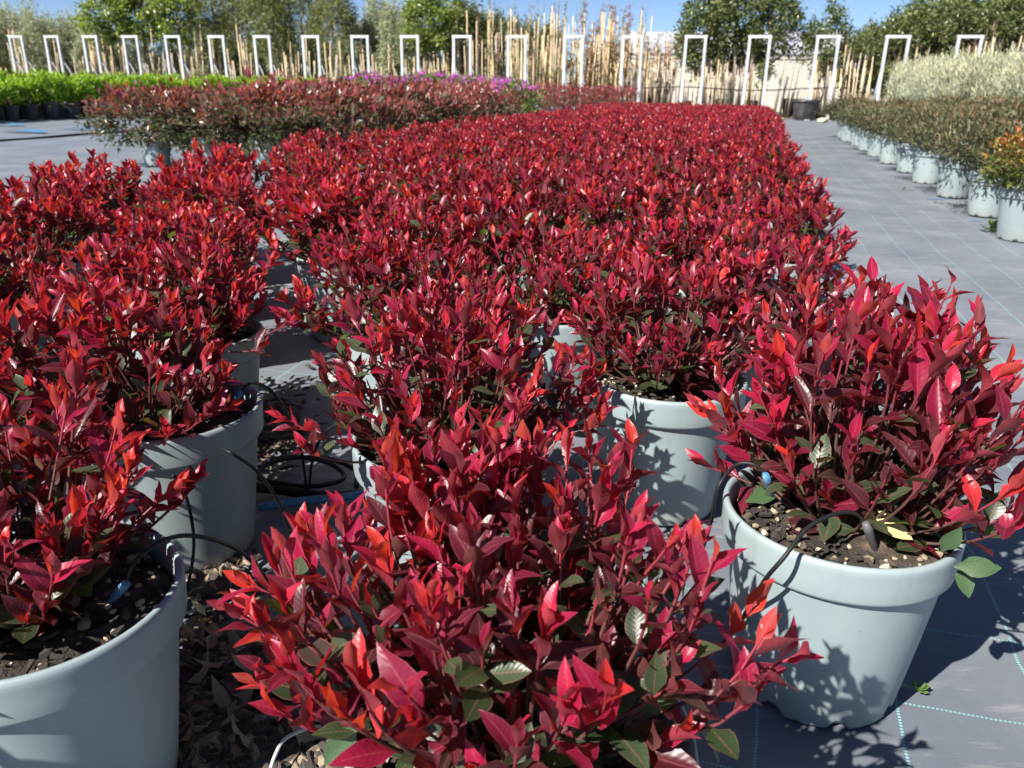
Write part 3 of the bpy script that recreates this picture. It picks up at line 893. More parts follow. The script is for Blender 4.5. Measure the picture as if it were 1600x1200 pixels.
mids = [shrub_template(40 + k, MIDL, M['red_leaf'], R=0.312, hz=0.22, shoots=118, ls=0.056) for k in range(5)]
fars = [shrub_template(60 + k, LOL, M['red_leaf_far'], R=0.322, hz=0.22, shoots=108, ls=0.060, low_keep=0.6) for k in range(4)]
used = set()
rr = random.Random(5)
cells = []
for j in range(-9, 2):
    for i in range(-1, 19):
        if (j, i) in taken: continue
        x, y = lattice(j, i)
        u_ = (i + 0.5 * (j % 2)) * 1.15
        if i < 0 and j not in (-3, -4, -5): continue
        if x < -0.98 * y - 1.0: continue
        if j < -6 and u_ > 3.2 and u_ < 5.0 and j == -9: continue
        cells.append((y, x, j, i))
cells.sort()
for y, x, j, i in cells:
    pool = mids if y < 8.5 else fars
    k = rr.randrange(len(pool))
    t = pool[k]
    o = t if t.name not in used else copy_tree(t)
    used.add(t.name)
    o.location = (x, y, 0)
    o.rotation_euler = (0, 0, rr.uniform(0, 6.28))
    s = rr.uniform(0.93, 1.08) * (1.1 if j <= -3 and y < 7 else 1.0)
    for ch in o.children:
        if ch.name.split('.')[0] in ('foliage', 'branches'):
            sz = rr.uniform(0.9, 1.12)
            ch.scale = (s, s, sz); ch.location.z = 0.335 * (1 - sz)
    if j == 1:
        lab = 'red shrub in pale pot in the outermost row along the path'
    elif j <= -8:
        lab = 'red shrub in pale pot in the far left row of the red block'
    elif y < 5:
        lab = 'red shrub in pale pot in the near part of the packed block'
    elif y < 10:
        lab = 'red shrub in pale pot in the middle of the packed block'
    else:
        lab = 'small looking red shrub in the far end of the packed block'
    if y < 5.2 or (j == 1 and i < 12):
        lab = 'red shrub in pale pot, %s of its file, in the %s file from the path' % (ORD[i + (1 if i >= 0 and j not in (-3, -4, -5) else 2) - 1], ORD[1 - j])
    tag(o, lab, 'shrub', 'red-leaved shrubs in pale pots')
for t in mids + fars:
    if t.name not in used:
        for ch in list(t.children): bpy.data.objects.remove(ch)
        bpy.data.objects.remove(t)

# ------------------------------------------------------------------ drip irrigation
def hose(label, pts, r=0.0034, mat='black_plastic', name='drip_tube', stake=None, cat='drip tube', group='drip tubes between the pots'):
    mb = MB()
    mb.tube(catmull(pts, 8), r, 8)
    o = tag(mb.build(name, M[mat]), label, cat, group)
    if stake:
        a, b, m_ = stake
        s = MB()
        a = np.array(a); b = np.array(b)
        ts = np.linspace(0, 1, 6)
        s.tube([a + (b - a) * t for t in ts], [0.006, 0.0072, 0.0066, 0.0055, 0.004, 0.002], 8)
        s.build('stake', M[m_], o)
    return o


def G3(px, py, z): return tuple(ground(px, py, z))


P2x, P2y = 0.554, 1.19
hose('black drip tube arching over the back rim to a blue stake beside the path', [G3(1098, 860, .12), G3(1112, 812, .28), G3(1122, 762, .368), G3(1150, 727, .395), G3(1178, 726, .40), G3(1196, 742, .385)],
     stake=(G3(1196, 742, .39), G3(1213, 787, .305), 'blue_plastic'))
hose('black drip tube over the front rim to a grey stake beside the path', [G3(1150, 985, 0.12), G3(1172, 945, 0.22), G3(1196, 905, 0.31), G3(1224, 872, 0.356), G3(1262, 825, 0.39), G3(1305, 803, 0.40), G3(1335, 802, 0.395), G3(1353, 818, 0.375)],
     stake=(G3(1353, 818, .38), G3(1372, 872, .30), 'grey_plastic'))
P3x, P3y = -0.647, 0.92
hose('black drip tube bridging from the corner pot towards the nearest shrub', [G3(197, 912, 0.36), G3(208, 882, 0.385), G3(232, 858, 0.39), G3(264, 841, 0.385), G3(300, 837, 0.37), G3(345, 847, 0.33), G3(385, 869, 0.26), G3(420, 910, 0.12), G3(440, 955, 0.008)],
     stake=(G3(197, 912, .365), G3(163, 950, .30), 'blue_plastic'))
hose('black drip tube hanging down between the two shaded left pots', [G3(270, 742, 0.33), G3(283, 756, 0.3), G3(297, 800, 0.2), G3(303, 850, 0.12), G3(296, 905, 0.05), G3(286, 945, 0.008)])
P4x, P4y = -0.734, 1.59
hose('black drip tube looping out of the second left pot to its blue stake', [G3(375, 612, 0.375), G3(395, 598, 0.39), G3(425, 612, 0.36), G3(450, 650, 0.28), G3(468, 695, 0.18), G3(476, 740, 0.08), G3(480, 775, 0.006)],
     stake=(G3(375, 612, .38), G3(363, 645, .30), 'blue_plastic'))
hose('black drip tube bowing out from the front of the second left pot', [G3(345, 700, 0.345), G3(365, 710, 0.34), G3(400, 735, 0.28), G3(430, 775, 0.2), G3(448, 815, 0.12), G3(462, 850, 0.008)])
hose('black drip tube rising to the pot half hidden behind the nearest shrub', [G3(483, 765, 0.006), G3(487, 725, 0.1), G3(497, 692, 0.2), G3(518, 668, 0.28), G3(548, 660, 0.34), G3(575, 668, 0.345)])
hose('thick black supply hose lying across the gap', [(-0.75, 1.86, 0.012), (-0.60, 1.83, 0.014), (-0.45, 1.80, 0.014), (-0.30, 1.83, 0.014), (-0.1, 1.78, 0.014), (0.2, 1.62, 0.014)], r=0.013, name='supply_hose', cat='hose')
hose('blue lay-flat hose crossing the gap in the shade', [(-0.62, 1.74, 0.012), (-0.52, 1.77, 0.016), (-0.40, 1.80, 0.016), (-0.28, 1.88, 0.014), (-0.1, 1.98, 0.014)], r=0.011, mat='blue_plastic', name='supply_hose', cat='hose')
hose('coiled black tube lying in the gap beside the third left pot', [(-0.72, 1.95, 0.01), (-0.62, 1.99, 0.03), (-0.50, 1.96, 0.03), (-0.44, 1.89, 0.02), (-0.52, 1.84, 0.02), (-0.66, 1.87, 0.028), (-0.64, 1.95, 0.036), (-0.52, 1.98, 0.035), (-0.42, 1.93, 0.025), (-0.40, 1.85, 0.015)], r=0.0065)
hose('white thin tube curving over the cloth at the lower left', [tuple(ground(px, py, z)) for px, py, z in ((285, 960, .012), (330, 945, .03), (370, 925, .05), (400, 905, .07), (430, 885, .06), (450, 860, .01))], r=0.0028, mat='white_tube')
hose('thin black tube lying straight across the cloth at the lower left', [tuple(ground(px, py, z)) for px, py, z in ((270, 968, .008), (340, 955, .01), (400, 945, .012), (470, 930, .01), (540, 905, .008))], r=0.0032)
BP = ground(1512, 592, .36)
hose('thick black pipe behind the path-side shrub with two stakes', [(BP.x + .01, BP.y + .02, .006), (BP.x + .012, BP.y + .015, .18), (BP.x, BP.y, .33), (BP.x - .035, BP.y, .38), (BP.x - .075, BP.y, .35), (BP.x - .09, BP.y + .01, .2), (BP.x - .08, BP.y + .03, .006)], r=0.014, name='supply_hose', cat='hose')
hose('thin twisted black tube among the dead leaves at the lower left', [tuple(ground(px, py, .02)) for px, py in ((260, 1010), (300, 1040), (360, 1060), (430, 1070), (480, 1040), (520, 1000))], r=0.006)
hose('pale twig-like tube beside the nearest pot', [tuple(ground(px, py, z)) for px, py, z in ((420, 1210, .02), (430, 1180, .04), (445, 1155, .05), (475, 1140, .04), (500, 1135, .015))], r=0.003, mat='white_tube')

# ------------------------------------------------------------------ litter on the cloth
DEAD = []
for k in range(5):
    bv, bq, bl = leaf_shape(6, 4, rs.uniform(0.6, 1.3), rs.uniform(0.3, 0.9), rs.uniform(-1.2, 1.2), 50 + k, 0.24, 0.5)
    for t in (0.2, 0.45, 0.6, 0.9):
        DEAD.append(mesh_np('dead_leaf', bv, [bq], M['dead_leaf'], {'tone': np.full(len(bv), t), 'luv': bl}))
rl = random.Random(8)


def dead_at(px, py, s, lab, grp):
    p = ground(px, py, 0.008 + rl.random() * 0.014)
    o = link('dead_leaf', DEAD[rl.randrange(len(DEAD))])
    o.location = p
    o.rotation_euler = (rl.uniform(-.5, .5) + (math.pi if rl.random() < .4 else 0), rl.uniform(-.5, .5), rl.uniform(0, 6.28))
    o.scale = (s, s, s)
    tag(o, lab, 'leaf', grp)


for k in range(55):
    dead_at(rl.uniform(275, 520), rl.uniform(1000, 1200), rl.uniform(0.03, 0.075), 'curled brown dead leaf in the shaded litter at the lower left', 'dead leaves in the shaded litter')
for k in range(22):
    dead_at(rl.gauss(315, 22), rl.gauss(985, 18), rl.uniform(0.025, 0.05), 'tan dead leaf in the sunlit heap beside the corner pot', 'dead leaves in the sunlit heap')
for k in range(22):
    dead_at(rl.gauss(432, 22), rl.gauss(662, 26), rl.uniform(0.02, 0.045), 'brown dead leaf in the heap beside the second left pot', 'dead leaves beside the second left pot')
for k in range(10):
    dead_at(rl.gauss(330, 16), rl.gauss(880, 8), rl.uniform(0.018, 0.03), 'small tan dead leaf at the foot of the second left pot', 'dead leaves at the foot of the second left pot')
o = link('yellow_leaf', LEAF_ME[0][0].copy()); o.data.materials.clear(); o.data.materials.append(simple('yellow_leaf', (0.55, 0.48, 0.24), 0.6))
o.location = ground(322, 962, 0.02); o.scale = (0.05, 0.05, 0.05); o.rotation_euler = (0.2, 0.3, 1.0)
tag(o, 'pale yellow fallen leaf on the cloth near the thin tubes', 'leaf')
# fine crumbs
mbk = MB()
for k in range(900):
    if k < 500: px, py = rl.uniform(265, 540), rl.uniform(985, 1205)
    elif k < 720: px, py = rl.gauss(430, 30), rl.gauss(665, 32)
    else: px, py = rl.gauss(340, 40), rl.gauss(900, 30)
    p = ground(px, py, 0.004)
    a = rl.uniform(0, 6.28); s = rl.uniform(0.003, 0.011); l = s * rl.uniform(1, 4)
    c_, s_ = math.cos(a), math.sin(a)
    V = []
    for dx, dy, dz in ((-l, -s, 0), (l, -s * .6, 0.002), (l * .8, s, 0), (-l, s * .7, .001), (0, 0, s * 1.1)):
        V.append((p.x + dx * c_ - dy * s_, p.y + dx * s_ + dy * c_, p.z + dz))
    mbk.add(V, T=[(0, 1, 4), (1, 2, 4), (2, 3, 4), (3, 0, 4)], tone=rl.choice((0.1, 0.2, 0.28, 0.45)))
tag(mbk.build('leaf_litter', M['pebble'], smooth=False), kind='stuff')
# small weeds at the feet of pots
wd = random.Random(4)


def weed(px, py, lab, s=0.02, n=14):
    p = ground(px, py, 0.0)
    mb = MB()
    for k in range(n):
        a = wd.uniform(0, 6.28); e = wd.uniform(0.2, 1.1); l = s * wd.uniform(0.6, 1.4)
        d = Vector((math.cos(a) * math.cos(e), math.sin(a) * math.cos(e), math.sin(e)))
        q = Vector((-math.sin(a), math.cos(a), 0)) * l * 0.3
        b = p + d * l * 0.3; m_ = p + d * l * 0.7
        mb.add([b[:], (m_ + q)[:], (p + d * l)[:], (m_ - q)[:]], Q=[(0, 1, 2, 3)])
        mb.tube([p[:], (p + d * l * 0.35)[:]], 0.0006, 3, cap=False)
    tag(mb.build('weed', M['lime']), lab, 'weed')


weed(1432, 1078, 'tiny green weed at the right foot of the path-side pot', 0.02)
weed(1250, 1130, 'tiny green weed at the front foot of the path-side pot', 0.014, 8)
weed(1552, 362, 'leafy green weed at the foot of the nearest pot across the path', 0.09, 26)
weed(1375, 235, 'tall pale weed among the far pots across the path', 0.16, 30)
weed(1412, 296, 'small weed on the cloth in the middle of the path', 0.03, 8)
for px, py, rz_, L_, lab in ((1462, 310, 0.15, 0.17, 'long blue plastic label lying on the path cloth'), (1526, 344, 0.3, 0.09, 'short blue plastic label lying by the nearest pot across the path')):
    mb = MB(); mb.box((-L_ / 2, -0.014, 0.0), (L_ / 2, 0.014, 0.003)); mb.box((L_ / 2, -0.006, 0.0), (L_ / 2 + 0.03, 0.006, 0.0028))
    o = mb.build('plant_label', M['blue_plastic'], smooth=False); o.location = ground(px, py, 0.002); o.rotation_euler = (0, 0, rz_ - 0.27)
    tag(o, lab, 'plant label')

for n, (px, py, L_) in enumerate(((40, 206, .5), (132, 202, .45), (15, 196, .3))):
    mb = MB(); rgs = np.random.default_rng(n)
    V = [(-L_, -.1, 0), (0, -.14, .03), (L_, -.08, 0), (L_ * .9, .1, .02), (0, .13, .045), (-L_ * .8, .12, 0)]
    mb.add(V, Q=[(0, 1, 4, 5), (1, 2, 3, 4)]); mb.add([(x, y, z + .004) for x, y, z in V], Q=[(5, 4, 1, 0), (4, 3, 2, 1)])
    o = mb.build('plastic_scrap', M['blue_plastic'], smooth=False); o.location = ground(px, py, 0.01); o.rotation_euler = (0, 0, 0.2 * n - .3)
    tag(o, ('blue plastic film scrap nearest the long black pipe', 'blue plastic film scrap beside the bronze shrubs', 'small blue plastic scrap near the lime shrubs')[n], 'scrap')

# ------------------------------------------------------------------ generic leafy masses
def mound(name, seed, n, rx, rz, z0, leaf, width, mat, tone_fn, parent, up=0.5, clumps=40, flat=0.55, shell=0.55, shapes=None):
    """leaf mass: n leaves in clumps through an ellipsoid"""
    rg = np.random.default_rng(seed)
    C = rg.normal(size=(clumps, 3)); C /= np.linalg.norm(C, axis=1)[:, None]
    C *= (shell + (1 - shell) * rg.random(clumps) ** 0.6)[:, None]
    C[:, 2] = np.where(C[:, 2] < -flat, -flat * rg.random(clumps), C[:, 2])
    Ms = []; tn = []
    ct = rg.uniform(-0.18, 0.18, clumps)
    for i in range(n):
        k = int(rg.integers(clumps))
        p = C[k] + rg.normal(0, 0.16, 3)
        d = unit(C[k] * 0.9 + rg.normal(0, 0.6, 3) + np.array([0, 0, up]))
        P = np.array([p[0] * rx, p[1] * rx, z0 + p[2] * rz])
        Ms.append(frame(d, unit(np.array([0, 0, 1.0]) + rg.normal(0, .5, 3)), leaf * rg.uniform(0.7, 1.3), P))
        tn.append(np.clip(tone_fn(p, rg) + ct[k], 0, 1))
    Ms = np.array(Ms)
    Ms[:, :, 0] *= width
    shp = shapes or LOL
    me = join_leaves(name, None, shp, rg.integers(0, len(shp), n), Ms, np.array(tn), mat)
    return tag(link(name, me, parent), kind='stuff')


def stems(parent, seed, n, r, z0, z1, spread, mat='bark'):
    rg = np.random.default_rng(seed)
    mb = MB()
    for k in range(n):
        a = rg.uniform(0, 6.28); q = spread * rg.random() ** 0.5
        t = np.linspace(0, 1, 5)
        pts = np.stack([q * t ** 1.4 * math.cos(a), q * t ** 1.4 * math.sin(a), z0 + (z1 - z0) * t], 1)
        mb.tube(pts, np.linspace(r, r * 0.4, 5), 5)
    return mb.build('stem', M[mat], parent)


def potted(name, seed, build, pot_scale=1.0, pot_me=None):
    root = empty(name)
    p = link('pot', pot_me or POT_ME, root); p.scale = (pot_scale,) * 3
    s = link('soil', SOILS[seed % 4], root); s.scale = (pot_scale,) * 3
    build(root, seed)
    return root


def px_of(x, y, z=0.4):
    d = np.array([x, y, z - 1.0]); return 800 + 1250 * (d @ R_) / (d @ F_)


def scatter(templates, spots, labels, cat, group, sc=(0.9, 1.1), seed=1):
    r_ = random.Random(seed)
    out = []
    first = {t.name: True for t in templates}
    for n, (x, y) in enumerate(spots):
        t = templates[r_.randrange(len(templates))] if n >= len(templates) else templates[n]
        o = t if first[t.name] else copy_tree(t)
        if o is t: first[t.name] = False
        o.location = (x, y, 0)
        o.rotation_euler = (0, 0, r_.uniform(0, 6.28))
        s = r_.uniform(*sc); o.scale = (s, s, s)
        tag(o, labels(n) if callable(labels) else labels, cat, group)
        out.append(o)
    return out


# mixed red and green shrubs beyond the red block
def b_mixed(root, seed):
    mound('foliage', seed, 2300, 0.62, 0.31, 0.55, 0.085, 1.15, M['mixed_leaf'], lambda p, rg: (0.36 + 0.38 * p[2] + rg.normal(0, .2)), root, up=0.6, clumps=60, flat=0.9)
    stems(root, seed, 14, 0.008, 0.3, 0.8, 0.45)


tm = [potted('bronze_shrub', 80 + k, b_mixed) for k in range(3)]
spots = []
rq = random.Random(2)
for a in range(4):
    for b in range(12):
        spots.append(bed(-6.95 + a * 0.86 + (0.43 if b % 2 else 0) * 0.5 + rq.gauss(0, .05), 8.0 + b * 0.95 + rq.gauss(0, .05)))
spots = [p for p in spots if px_of(*p) < 790]
spots.sort(key=lambda p: (p[0] + 4.5) ** 2 + (p[1] - 9.9) ** 2)
scatter(tm, spots, lambda n: 'bronze and green shrub at the near left corner of its block, its pot showing' if n == 0 else 'bronze and green leaved shrub in the bed beyond the red block', 'shrub', 'bronze shrubs beyond the red block', seed=3)


# flowering shrubs with magenta blooms behind
def b_flower(root, seed):
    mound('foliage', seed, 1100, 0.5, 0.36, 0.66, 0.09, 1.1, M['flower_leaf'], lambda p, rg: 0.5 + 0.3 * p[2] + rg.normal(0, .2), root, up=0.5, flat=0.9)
    f = MB(); rg = np.random.default_rng(seed)
    for k in range(26):
        a = rg.uniform(0, 6.28); q = rg.random() ** .5 * 0.46
        c = np.array([q * math.cos(a), q * math.sin(a), 0.66 + 0.36 * math.sqrt(max(0, 1 - (q / .55) ** 2)) + rg.uniform(-0.02, .08)])
        for m_ in range(9):
            d = unit(rg.normal(size=3)); e = unit(np.cross(d, rg.normal(size=3)))
            s = rg.uniform(.02, .04); p = c + rg.normal(0, .028, 3)
            f.add([p - d * s, p + e * s * .7, p + d * s, p - e * s * .7], Q=[(0, 1, 2, 3)], tone=rg.random())
    tag(f.build('blossom', M['magenta'], root), kind='stuff')


tf = [potted('flowering_shrub', 90 + k, b_flower) for k in range(2)]
spots = [bed(-4.35 + rq.gauss(0, .06), 15.2 + k * 0.85) for k in range(7)] + [bed(-5.3 + rq.gauss(0, .1), 19.8 + k * 0.8) for k in range(5)] \
    + [bed(-6.3 - k * 0.75, 20.3 + rq.gauss(0, .2)) for k in range(6)] + [bed(-6.5 - k * 0.75, 21.4 + rq.gauss(0, .2)) for k in range(6)]
spots += [bed(-7.6 + k * 0.7, 20.9 + rq.gauss(0, .3)) for k in range(6)] + [bed(-8.6 + k * 0.7, 22.6 + rq.gauss(0, .3)) for k in range(8)]
spots = [p for p in spots if px_of(*p) < 825]
scatter(tf, spots, 'green shrub topped with magenta flowers behind the bronze shrubs', 'shrub', 'magenta flowering shrubs', sc=(0.98, 1.2), seed=4)


# lime green shrubs in dark pots on the left
pm = MB(); pm.lathe(POT_PROF, 32)
DARK_POT = pm.mesh('pot', M['tub_plastic'])


def b_lime(root, seed):
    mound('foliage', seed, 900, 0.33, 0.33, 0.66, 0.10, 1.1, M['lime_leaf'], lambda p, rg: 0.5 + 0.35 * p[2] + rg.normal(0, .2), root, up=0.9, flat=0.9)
    stems(root, seed, 8, 0.007, 0.3, 0.7, 0.25)


tl = [potted('lime_shrub', 100 + k, b_lime, 1.15, DARK_POT if k != 1 else POT_ME) for k in range(3)]
spots = [bed(-17.0 + rq.gauss(0, .05), 9.0 + k * 0.60) for k in range(42)] + [bed(-17.6 + rq.gauss(0, .05), 9.3 + k * 0.60) for k in range(42)] + [bed(-18.2 + rq.gauss(0, .05), 9.0 + k * 0.60) for k in range(42)]
scatter(tl, spots, 'lime green leafy shrub in the row at the left edge of the nursery', 'shrub', 'lime green shrubs on the left', seed=5)


# low dark red shrubs at the far end
def b_low(root, seed):
    mound('foliage', seed, 700, 0.55, 0.34, 0.6, 0.10, 1.0, M['mixed_leaf'], lambda p, rg: 0.68 + 0.2 * p[2] + rg.normal(0, .15), root, up=0.5, flat=0.9)


tw = [potted('low_red_shrub', 110 + k, b_low) for k in range(2)]
spots = [tuple(ground(px, 183 + rq.uniform(-2, 2), 0))[:2] for px in range(845, 975, 16)]
scatter(tw, spots, 'low dull red shrub in front of the canes at the far end', 'shrub', 'low dull red shrubs at the far end', seed=6)


# heath-like shrubs across the path
def b_heath(root, seed):
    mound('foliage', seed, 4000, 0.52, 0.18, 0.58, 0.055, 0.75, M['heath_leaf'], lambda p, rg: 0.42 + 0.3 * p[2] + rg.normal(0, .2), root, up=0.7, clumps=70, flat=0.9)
    stems(root, seed, 12, 0.005, 0.3, 0.55, 0.3)


def b_amber(root, seed):
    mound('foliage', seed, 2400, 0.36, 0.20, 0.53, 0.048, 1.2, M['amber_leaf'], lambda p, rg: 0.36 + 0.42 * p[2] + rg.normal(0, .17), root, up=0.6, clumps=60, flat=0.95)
    stems(root, seed, 12, 0.005, 0.3, 0.55, 0.3)


th = [potted('heath_shrub', 120 + k, b_heath, 1.08) for k in range(3)]
ta = potted('amber_shrub', 130, b_amber, 1.08)
ta.location = (*bed(2.14, 5.95), 0)
tag(ta, 'amber and green shrub in the nearest pot across the path', 'shrub')
spots = [bed(2.2 + rq.gauss(0, .02), 7.2 + k * 1.33) for k in range(10)]
hs = scatter(th, spots, lambda n: 'dark olive shrub in pale pot, %s behind the amber one across the path' % ORD[n] if n < 10 else 'dark olive shrub near the far end of the row across the path', 'shrub', 'dark olive shrubs across the path', sc=(0.95, 1.08), seed=7)
th2 = [potted('heath_shrub', 140 + k, b_heath, 1.08) for k in range(2)]
spots = [bed(2.86 + 0.66 * a + rq.gauss(0, .05), 6.1 + k * 1.2 + 0.6 * (a % 2)) for a in range(3) for k in range(11)]
scatter(th2, spots, 'dark olive shrub in the inner rows across the path', 'shrub', 'dark olive shrubs in the inner rows', sc=(0.85, 1.2), seed=8)


# silvery shrubs behind them
def b_silver(root, seed):
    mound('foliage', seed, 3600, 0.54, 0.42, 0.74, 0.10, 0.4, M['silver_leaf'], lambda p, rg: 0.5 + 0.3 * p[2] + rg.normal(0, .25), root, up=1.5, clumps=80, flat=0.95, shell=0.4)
    stems(root, seed, 14, 0.006, 0.3, 1.1, 0.4)


ts_ = [potted('silver_shrub', 150 + k, b_silver) for k in range(3)]
spots = [bed(4.5 + 0.62 * a + rq.gauss(0, .05), 7.5 + k * 0.72 + 0.36 * (a % 2)) for a in range(3) for k in range(28)]
for o, (x, y) in zip(scatter(ts_, spots, 'pale silvery shrub in the bed behind the dark olive shrubs', 'shrub', 'silvery shrubs behind the olive ones', sc=(0.8, 1.15), seed=9), spots):
    o.scale.z *= 0.9 + 0.022 * y

# ------------------------------------------------------------------ white metal frames at the bed ends
FX = [24, 80, 140, 203, 269, 337.5, 409, 485, 562, 640, 722, 808, 897, 989, 1088, 1188, 1295, 1404, 1517]
Z_TOP = 2.69
TB = 0.047
froot = None
for n, px in enumerate(FX):
    d = ray(px, 55)
    a = d[0] / d[1]
    Y = 31.9 / (1 + 0.2793 * a)
    X = a * Y
    if froot is None:
        froot = empty('metal_frame')
        hw = 0.33
        for s in (-1, 1):
            mb = MB(); mb.box((s * hw - TB, -TB, 0), (s * hw + TB, TB, Z_TOP - 2 * TB - 0.002)); mb.build('leg', M['metal'], froot, smooth=False)
        mb = MB(); mb.box((-hw - TB - 0.01, -TB - 0.004, Z_TOP - 2 * TB), (hw + TB + 0.01, TB + 0.004, Z_TOP)); mb.build('crossbar', M['metal'], froot, smooth=False)
        for s in (-1, 1):
            mb = MB(); mb.tube([(s * hw, TB + 0.03, 1.75), (s * hw, 1.15, 0.0)], 0.035, 6); mb.build('brace', M['metal'], froot)
        for s in (-1, 1):
            mb = MB(); mb.box((s * hw - 0.09, -0.09, -0.01), (s * hw + 0.09, 0.09, 0.012)); mb.build('foot_plate', M['metal'], froot, smooth=False)
        o = froot
    else:
        o = copy_tree(froot)
    o.location = (X, Y, 0)
    o.rotation_euler = (0, 0, math.atan2(WD[1], WD[0]))
    k = n + 1
    lab = 'leftmost white metal frame, standing behind the lime shrubs' if n == 0 else ('rightmost white metal frame, standing in the silvery shrubs' if n == 18 else '%s white metal frame counted from the left end' % ORD[n])
    tag(o, lab, 'frame', 'white metal frames in a row')

# ------------------------------------------------------------------ tubs at the far end
def tub(x, y, s, lab):
    root = empty('black_tub', (x, y, 0))
    mb = MB()
    mb.lathe([(0.28, 0.0), (0.30, 0.01), (0.36, 0.36), (0.385, 0.50), (0.387, 0.502), (0.41, 0.503), (0.415, 0.52), (0.415, 0.565), (0.405, 0.572), (0.385, 0.565), (0.37, 0.45)], 32)
    mb.build('body', M['tub_plastic'], root)
    mb = MB(); mb.lathe([(0.0, 0.50), (0.2, 0.51), (0.378, 0.495)], 24, tone=0.3); mb.build('soil', M['soil'], root)
    root.scale = (s, s, s)
    tag(root, lab, 'tub')
    return root


tp = ground(1256, 187)
tub(tp.x, tp.y, 1.15, 'large black tub standing at the far end of the path')
tp = ground(1236, 180)
tub(tp.x, tp.y, 1.1, 'black tub half hidden behind the large tub at the path end')
for px, py, s, lab in ((1025, 176, 1.0, 'wide black tub behind the far edge of the red block under the bare saplings'), (1070, 175, 0.8, 'low black tub left of the dense tree'),
                       (1125, 176, 0.95, 'black tub beneath the dense dark tree'), (1175, 177, 0.9, 'black tub inside the frame before the cream wall'), (895, 178, 0.9, 'black tub under the cane thicket')):
    p = ground(px, py)
    tub(p.x, p.y, s, lab)
for px, py, lab, s in ((1219, 186, 'pale stone at the far corner of the red block', 0.14), (1285, 188, 'pale flat stone right of the large black tub', 0.2)):
    o = link('stone', STONES[1]); o.location = ground(px, py, 0.06); o.scale = (s, s, s * 0.8); tag(o, lab, 'stone')

# ------------------------------------------------------------------ trees and staked saplings
def crown_leaves(seed, n, rx, rz, z0, leaf, width, mat, parent, clumps=60, tone_bias=0.5, droop=0.2, cl=0.16, shell=0.5, name='crown'):
    rg = np.random.default_rng(seed)
    C = rg.normal(size=(clumps, 3)); C /= np.linalg.norm(C, axis=1)[:, None]
    C *= (shell + (1 - shell) * rg.random(clumps) ** 0.5)[:, None]
    C *= (1 + rg.normal(0, 0.10, clumps))[:, None]
    k = rg.integers(clumps, size=n)
    p = C[k] + rg.normal(0, cl, (n, 3))
    P = np.stack([p[:, 0] * rx, p[:, 1] * rx, z0 + p[:, 2] * rz], 1)
    ct = rg.uniform(-.2, .2, clumps)
    d = C[k] * 0.6 + rg.normal(0, .7, (n, 3)) + np.array([0, 0, droop])
    Ms = np.zeros((n, 3, 4))
    up = rg.normal(0, .6, (n, 3)) + np.array([0, 0, 1.0])
    d /= np.linalg.norm(d, axis=1)[:, None]
    z = up - d * (up * d).sum(1)[:, None]; z /= np.linalg.norm(z, axis=1)[:, None] + 1e-9
    x = np.cross(d, z)
    s = leaf * rg.uniform(.65, 1.35, n)
    Ms[:, :, 0] = x * (s * width)[:, None]; Ms[:, :, 1] = d * s[:, None]; Ms[:, :, 2] = z * s[:, None]; Ms[:, :, 3] = P
    tone = np.clip(tone_bias + ct[k] + rg.normal(0, .18, n), 0, 1)
    me = join_leaves(name, None, LOL, rg.integers(0, 2, n), Ms, tone, mat)
    return tag(link(name, me, parent), kind='stuff'), C * np.array([rx, rx, rz]) + np.array([0, 0, z0])


def tree(name, seed, kind):
    rg = np.random.default_rng(seed)
    root = empty(name)
    if kind == 'olive': H, rx, rz, z0, n, leaf, wd_, mat, tr = 4.2, 0.85, 1.95, 2.35, 5200, 0.17, 0.8, 'olive_leaf', 0.05
    if kind == 'broad': H, rx, rz, z0, n, leaf, wd_, mat, tr = 5.0, 1.35, 1.3, 4.2, 3600, 0.20, 1.6, 'broad_leaf', 0.07
    if kind == 'pine': H, rx, rz, z0, n, leaf, wd_, mat, tr = 5.8, 1.35, 2.2, 4.6, 5200, 0.30, 0.32, 'pine_leaf', 0.07
    if kind == 'dark': H, rx, rz, z0, n, leaf, wd_, mat, tr = 5.5, 1.35, 2.0, 4.0, 5200, 0.18, 1.5, 'dark_leaf', 0.08
    if kind == 'column': H, rx, rz, z0, n, leaf, wd_, mat, tr = 4.6, 0.85, 1.7, 3.0, 3600, 0.16, 1.3, 'dark_leaf', 0.06
    cr, C = crown_leaves(seed, n, rx, rz, z0, leaf, wd_, M[mat], root, tone_bias={'olive': .55, 'broad': .6, 'pine': .55, 'dark': .45, 'column': .5}[kind], cl=0.13 if kind != 'pine' else 0.17)
    mb = MB()
    t = np.linspace(0, 1, 7)
    wob = np.cumsum(rg.normal(0, .03, (7, 2)), axis=0)
    pts = np.stack([wob[:, 0], wob[:, 1], t * (z0 + rz * .4)], 1)
    mb.tube(pts, np.linspace(tr, tr * .35, 7), 7)
    for k in range(14):
        c = C[int(rg.integers(len(C)))]
        b = pts[int(rg.integers(3, 6))]
        mid = (b + c) / 2 + np.array([0, 0, -0.1])
        mb.tube([b, mid, c], [tr * .35, tr * .22, tr * .1], 4)
    mb.build('trunk', M['bark'], root)
    for k in range(1):
        mb = MB(); a = rg.uniform(0, 6.28)
        mb.tube([(0.14 * math.cos(a), .14 * math.sin(a), 0), (0.1 * math.cos(a), .1 * math.sin(a), min(H - .6, z0 + .5))], 0.035, 5)
        mb.build('stake', M['cane'], root)
    pmb = MB(); pmb.lathe([(0.22, 0), (0.24, 0.01), (0.30, 0.42), (0.315, 0.425), (0.315, 0.46), (0.295, 0.46), (0.28, 0.36)], 20)
    pmb.build('pot', M['tub_plastic'], root)
    smb = MB(); smb.lathe([(0.001, 0.415), (0.29, 0.405)], 20, tone=.3); smb.build('soil', M['soil'], root)
    return root


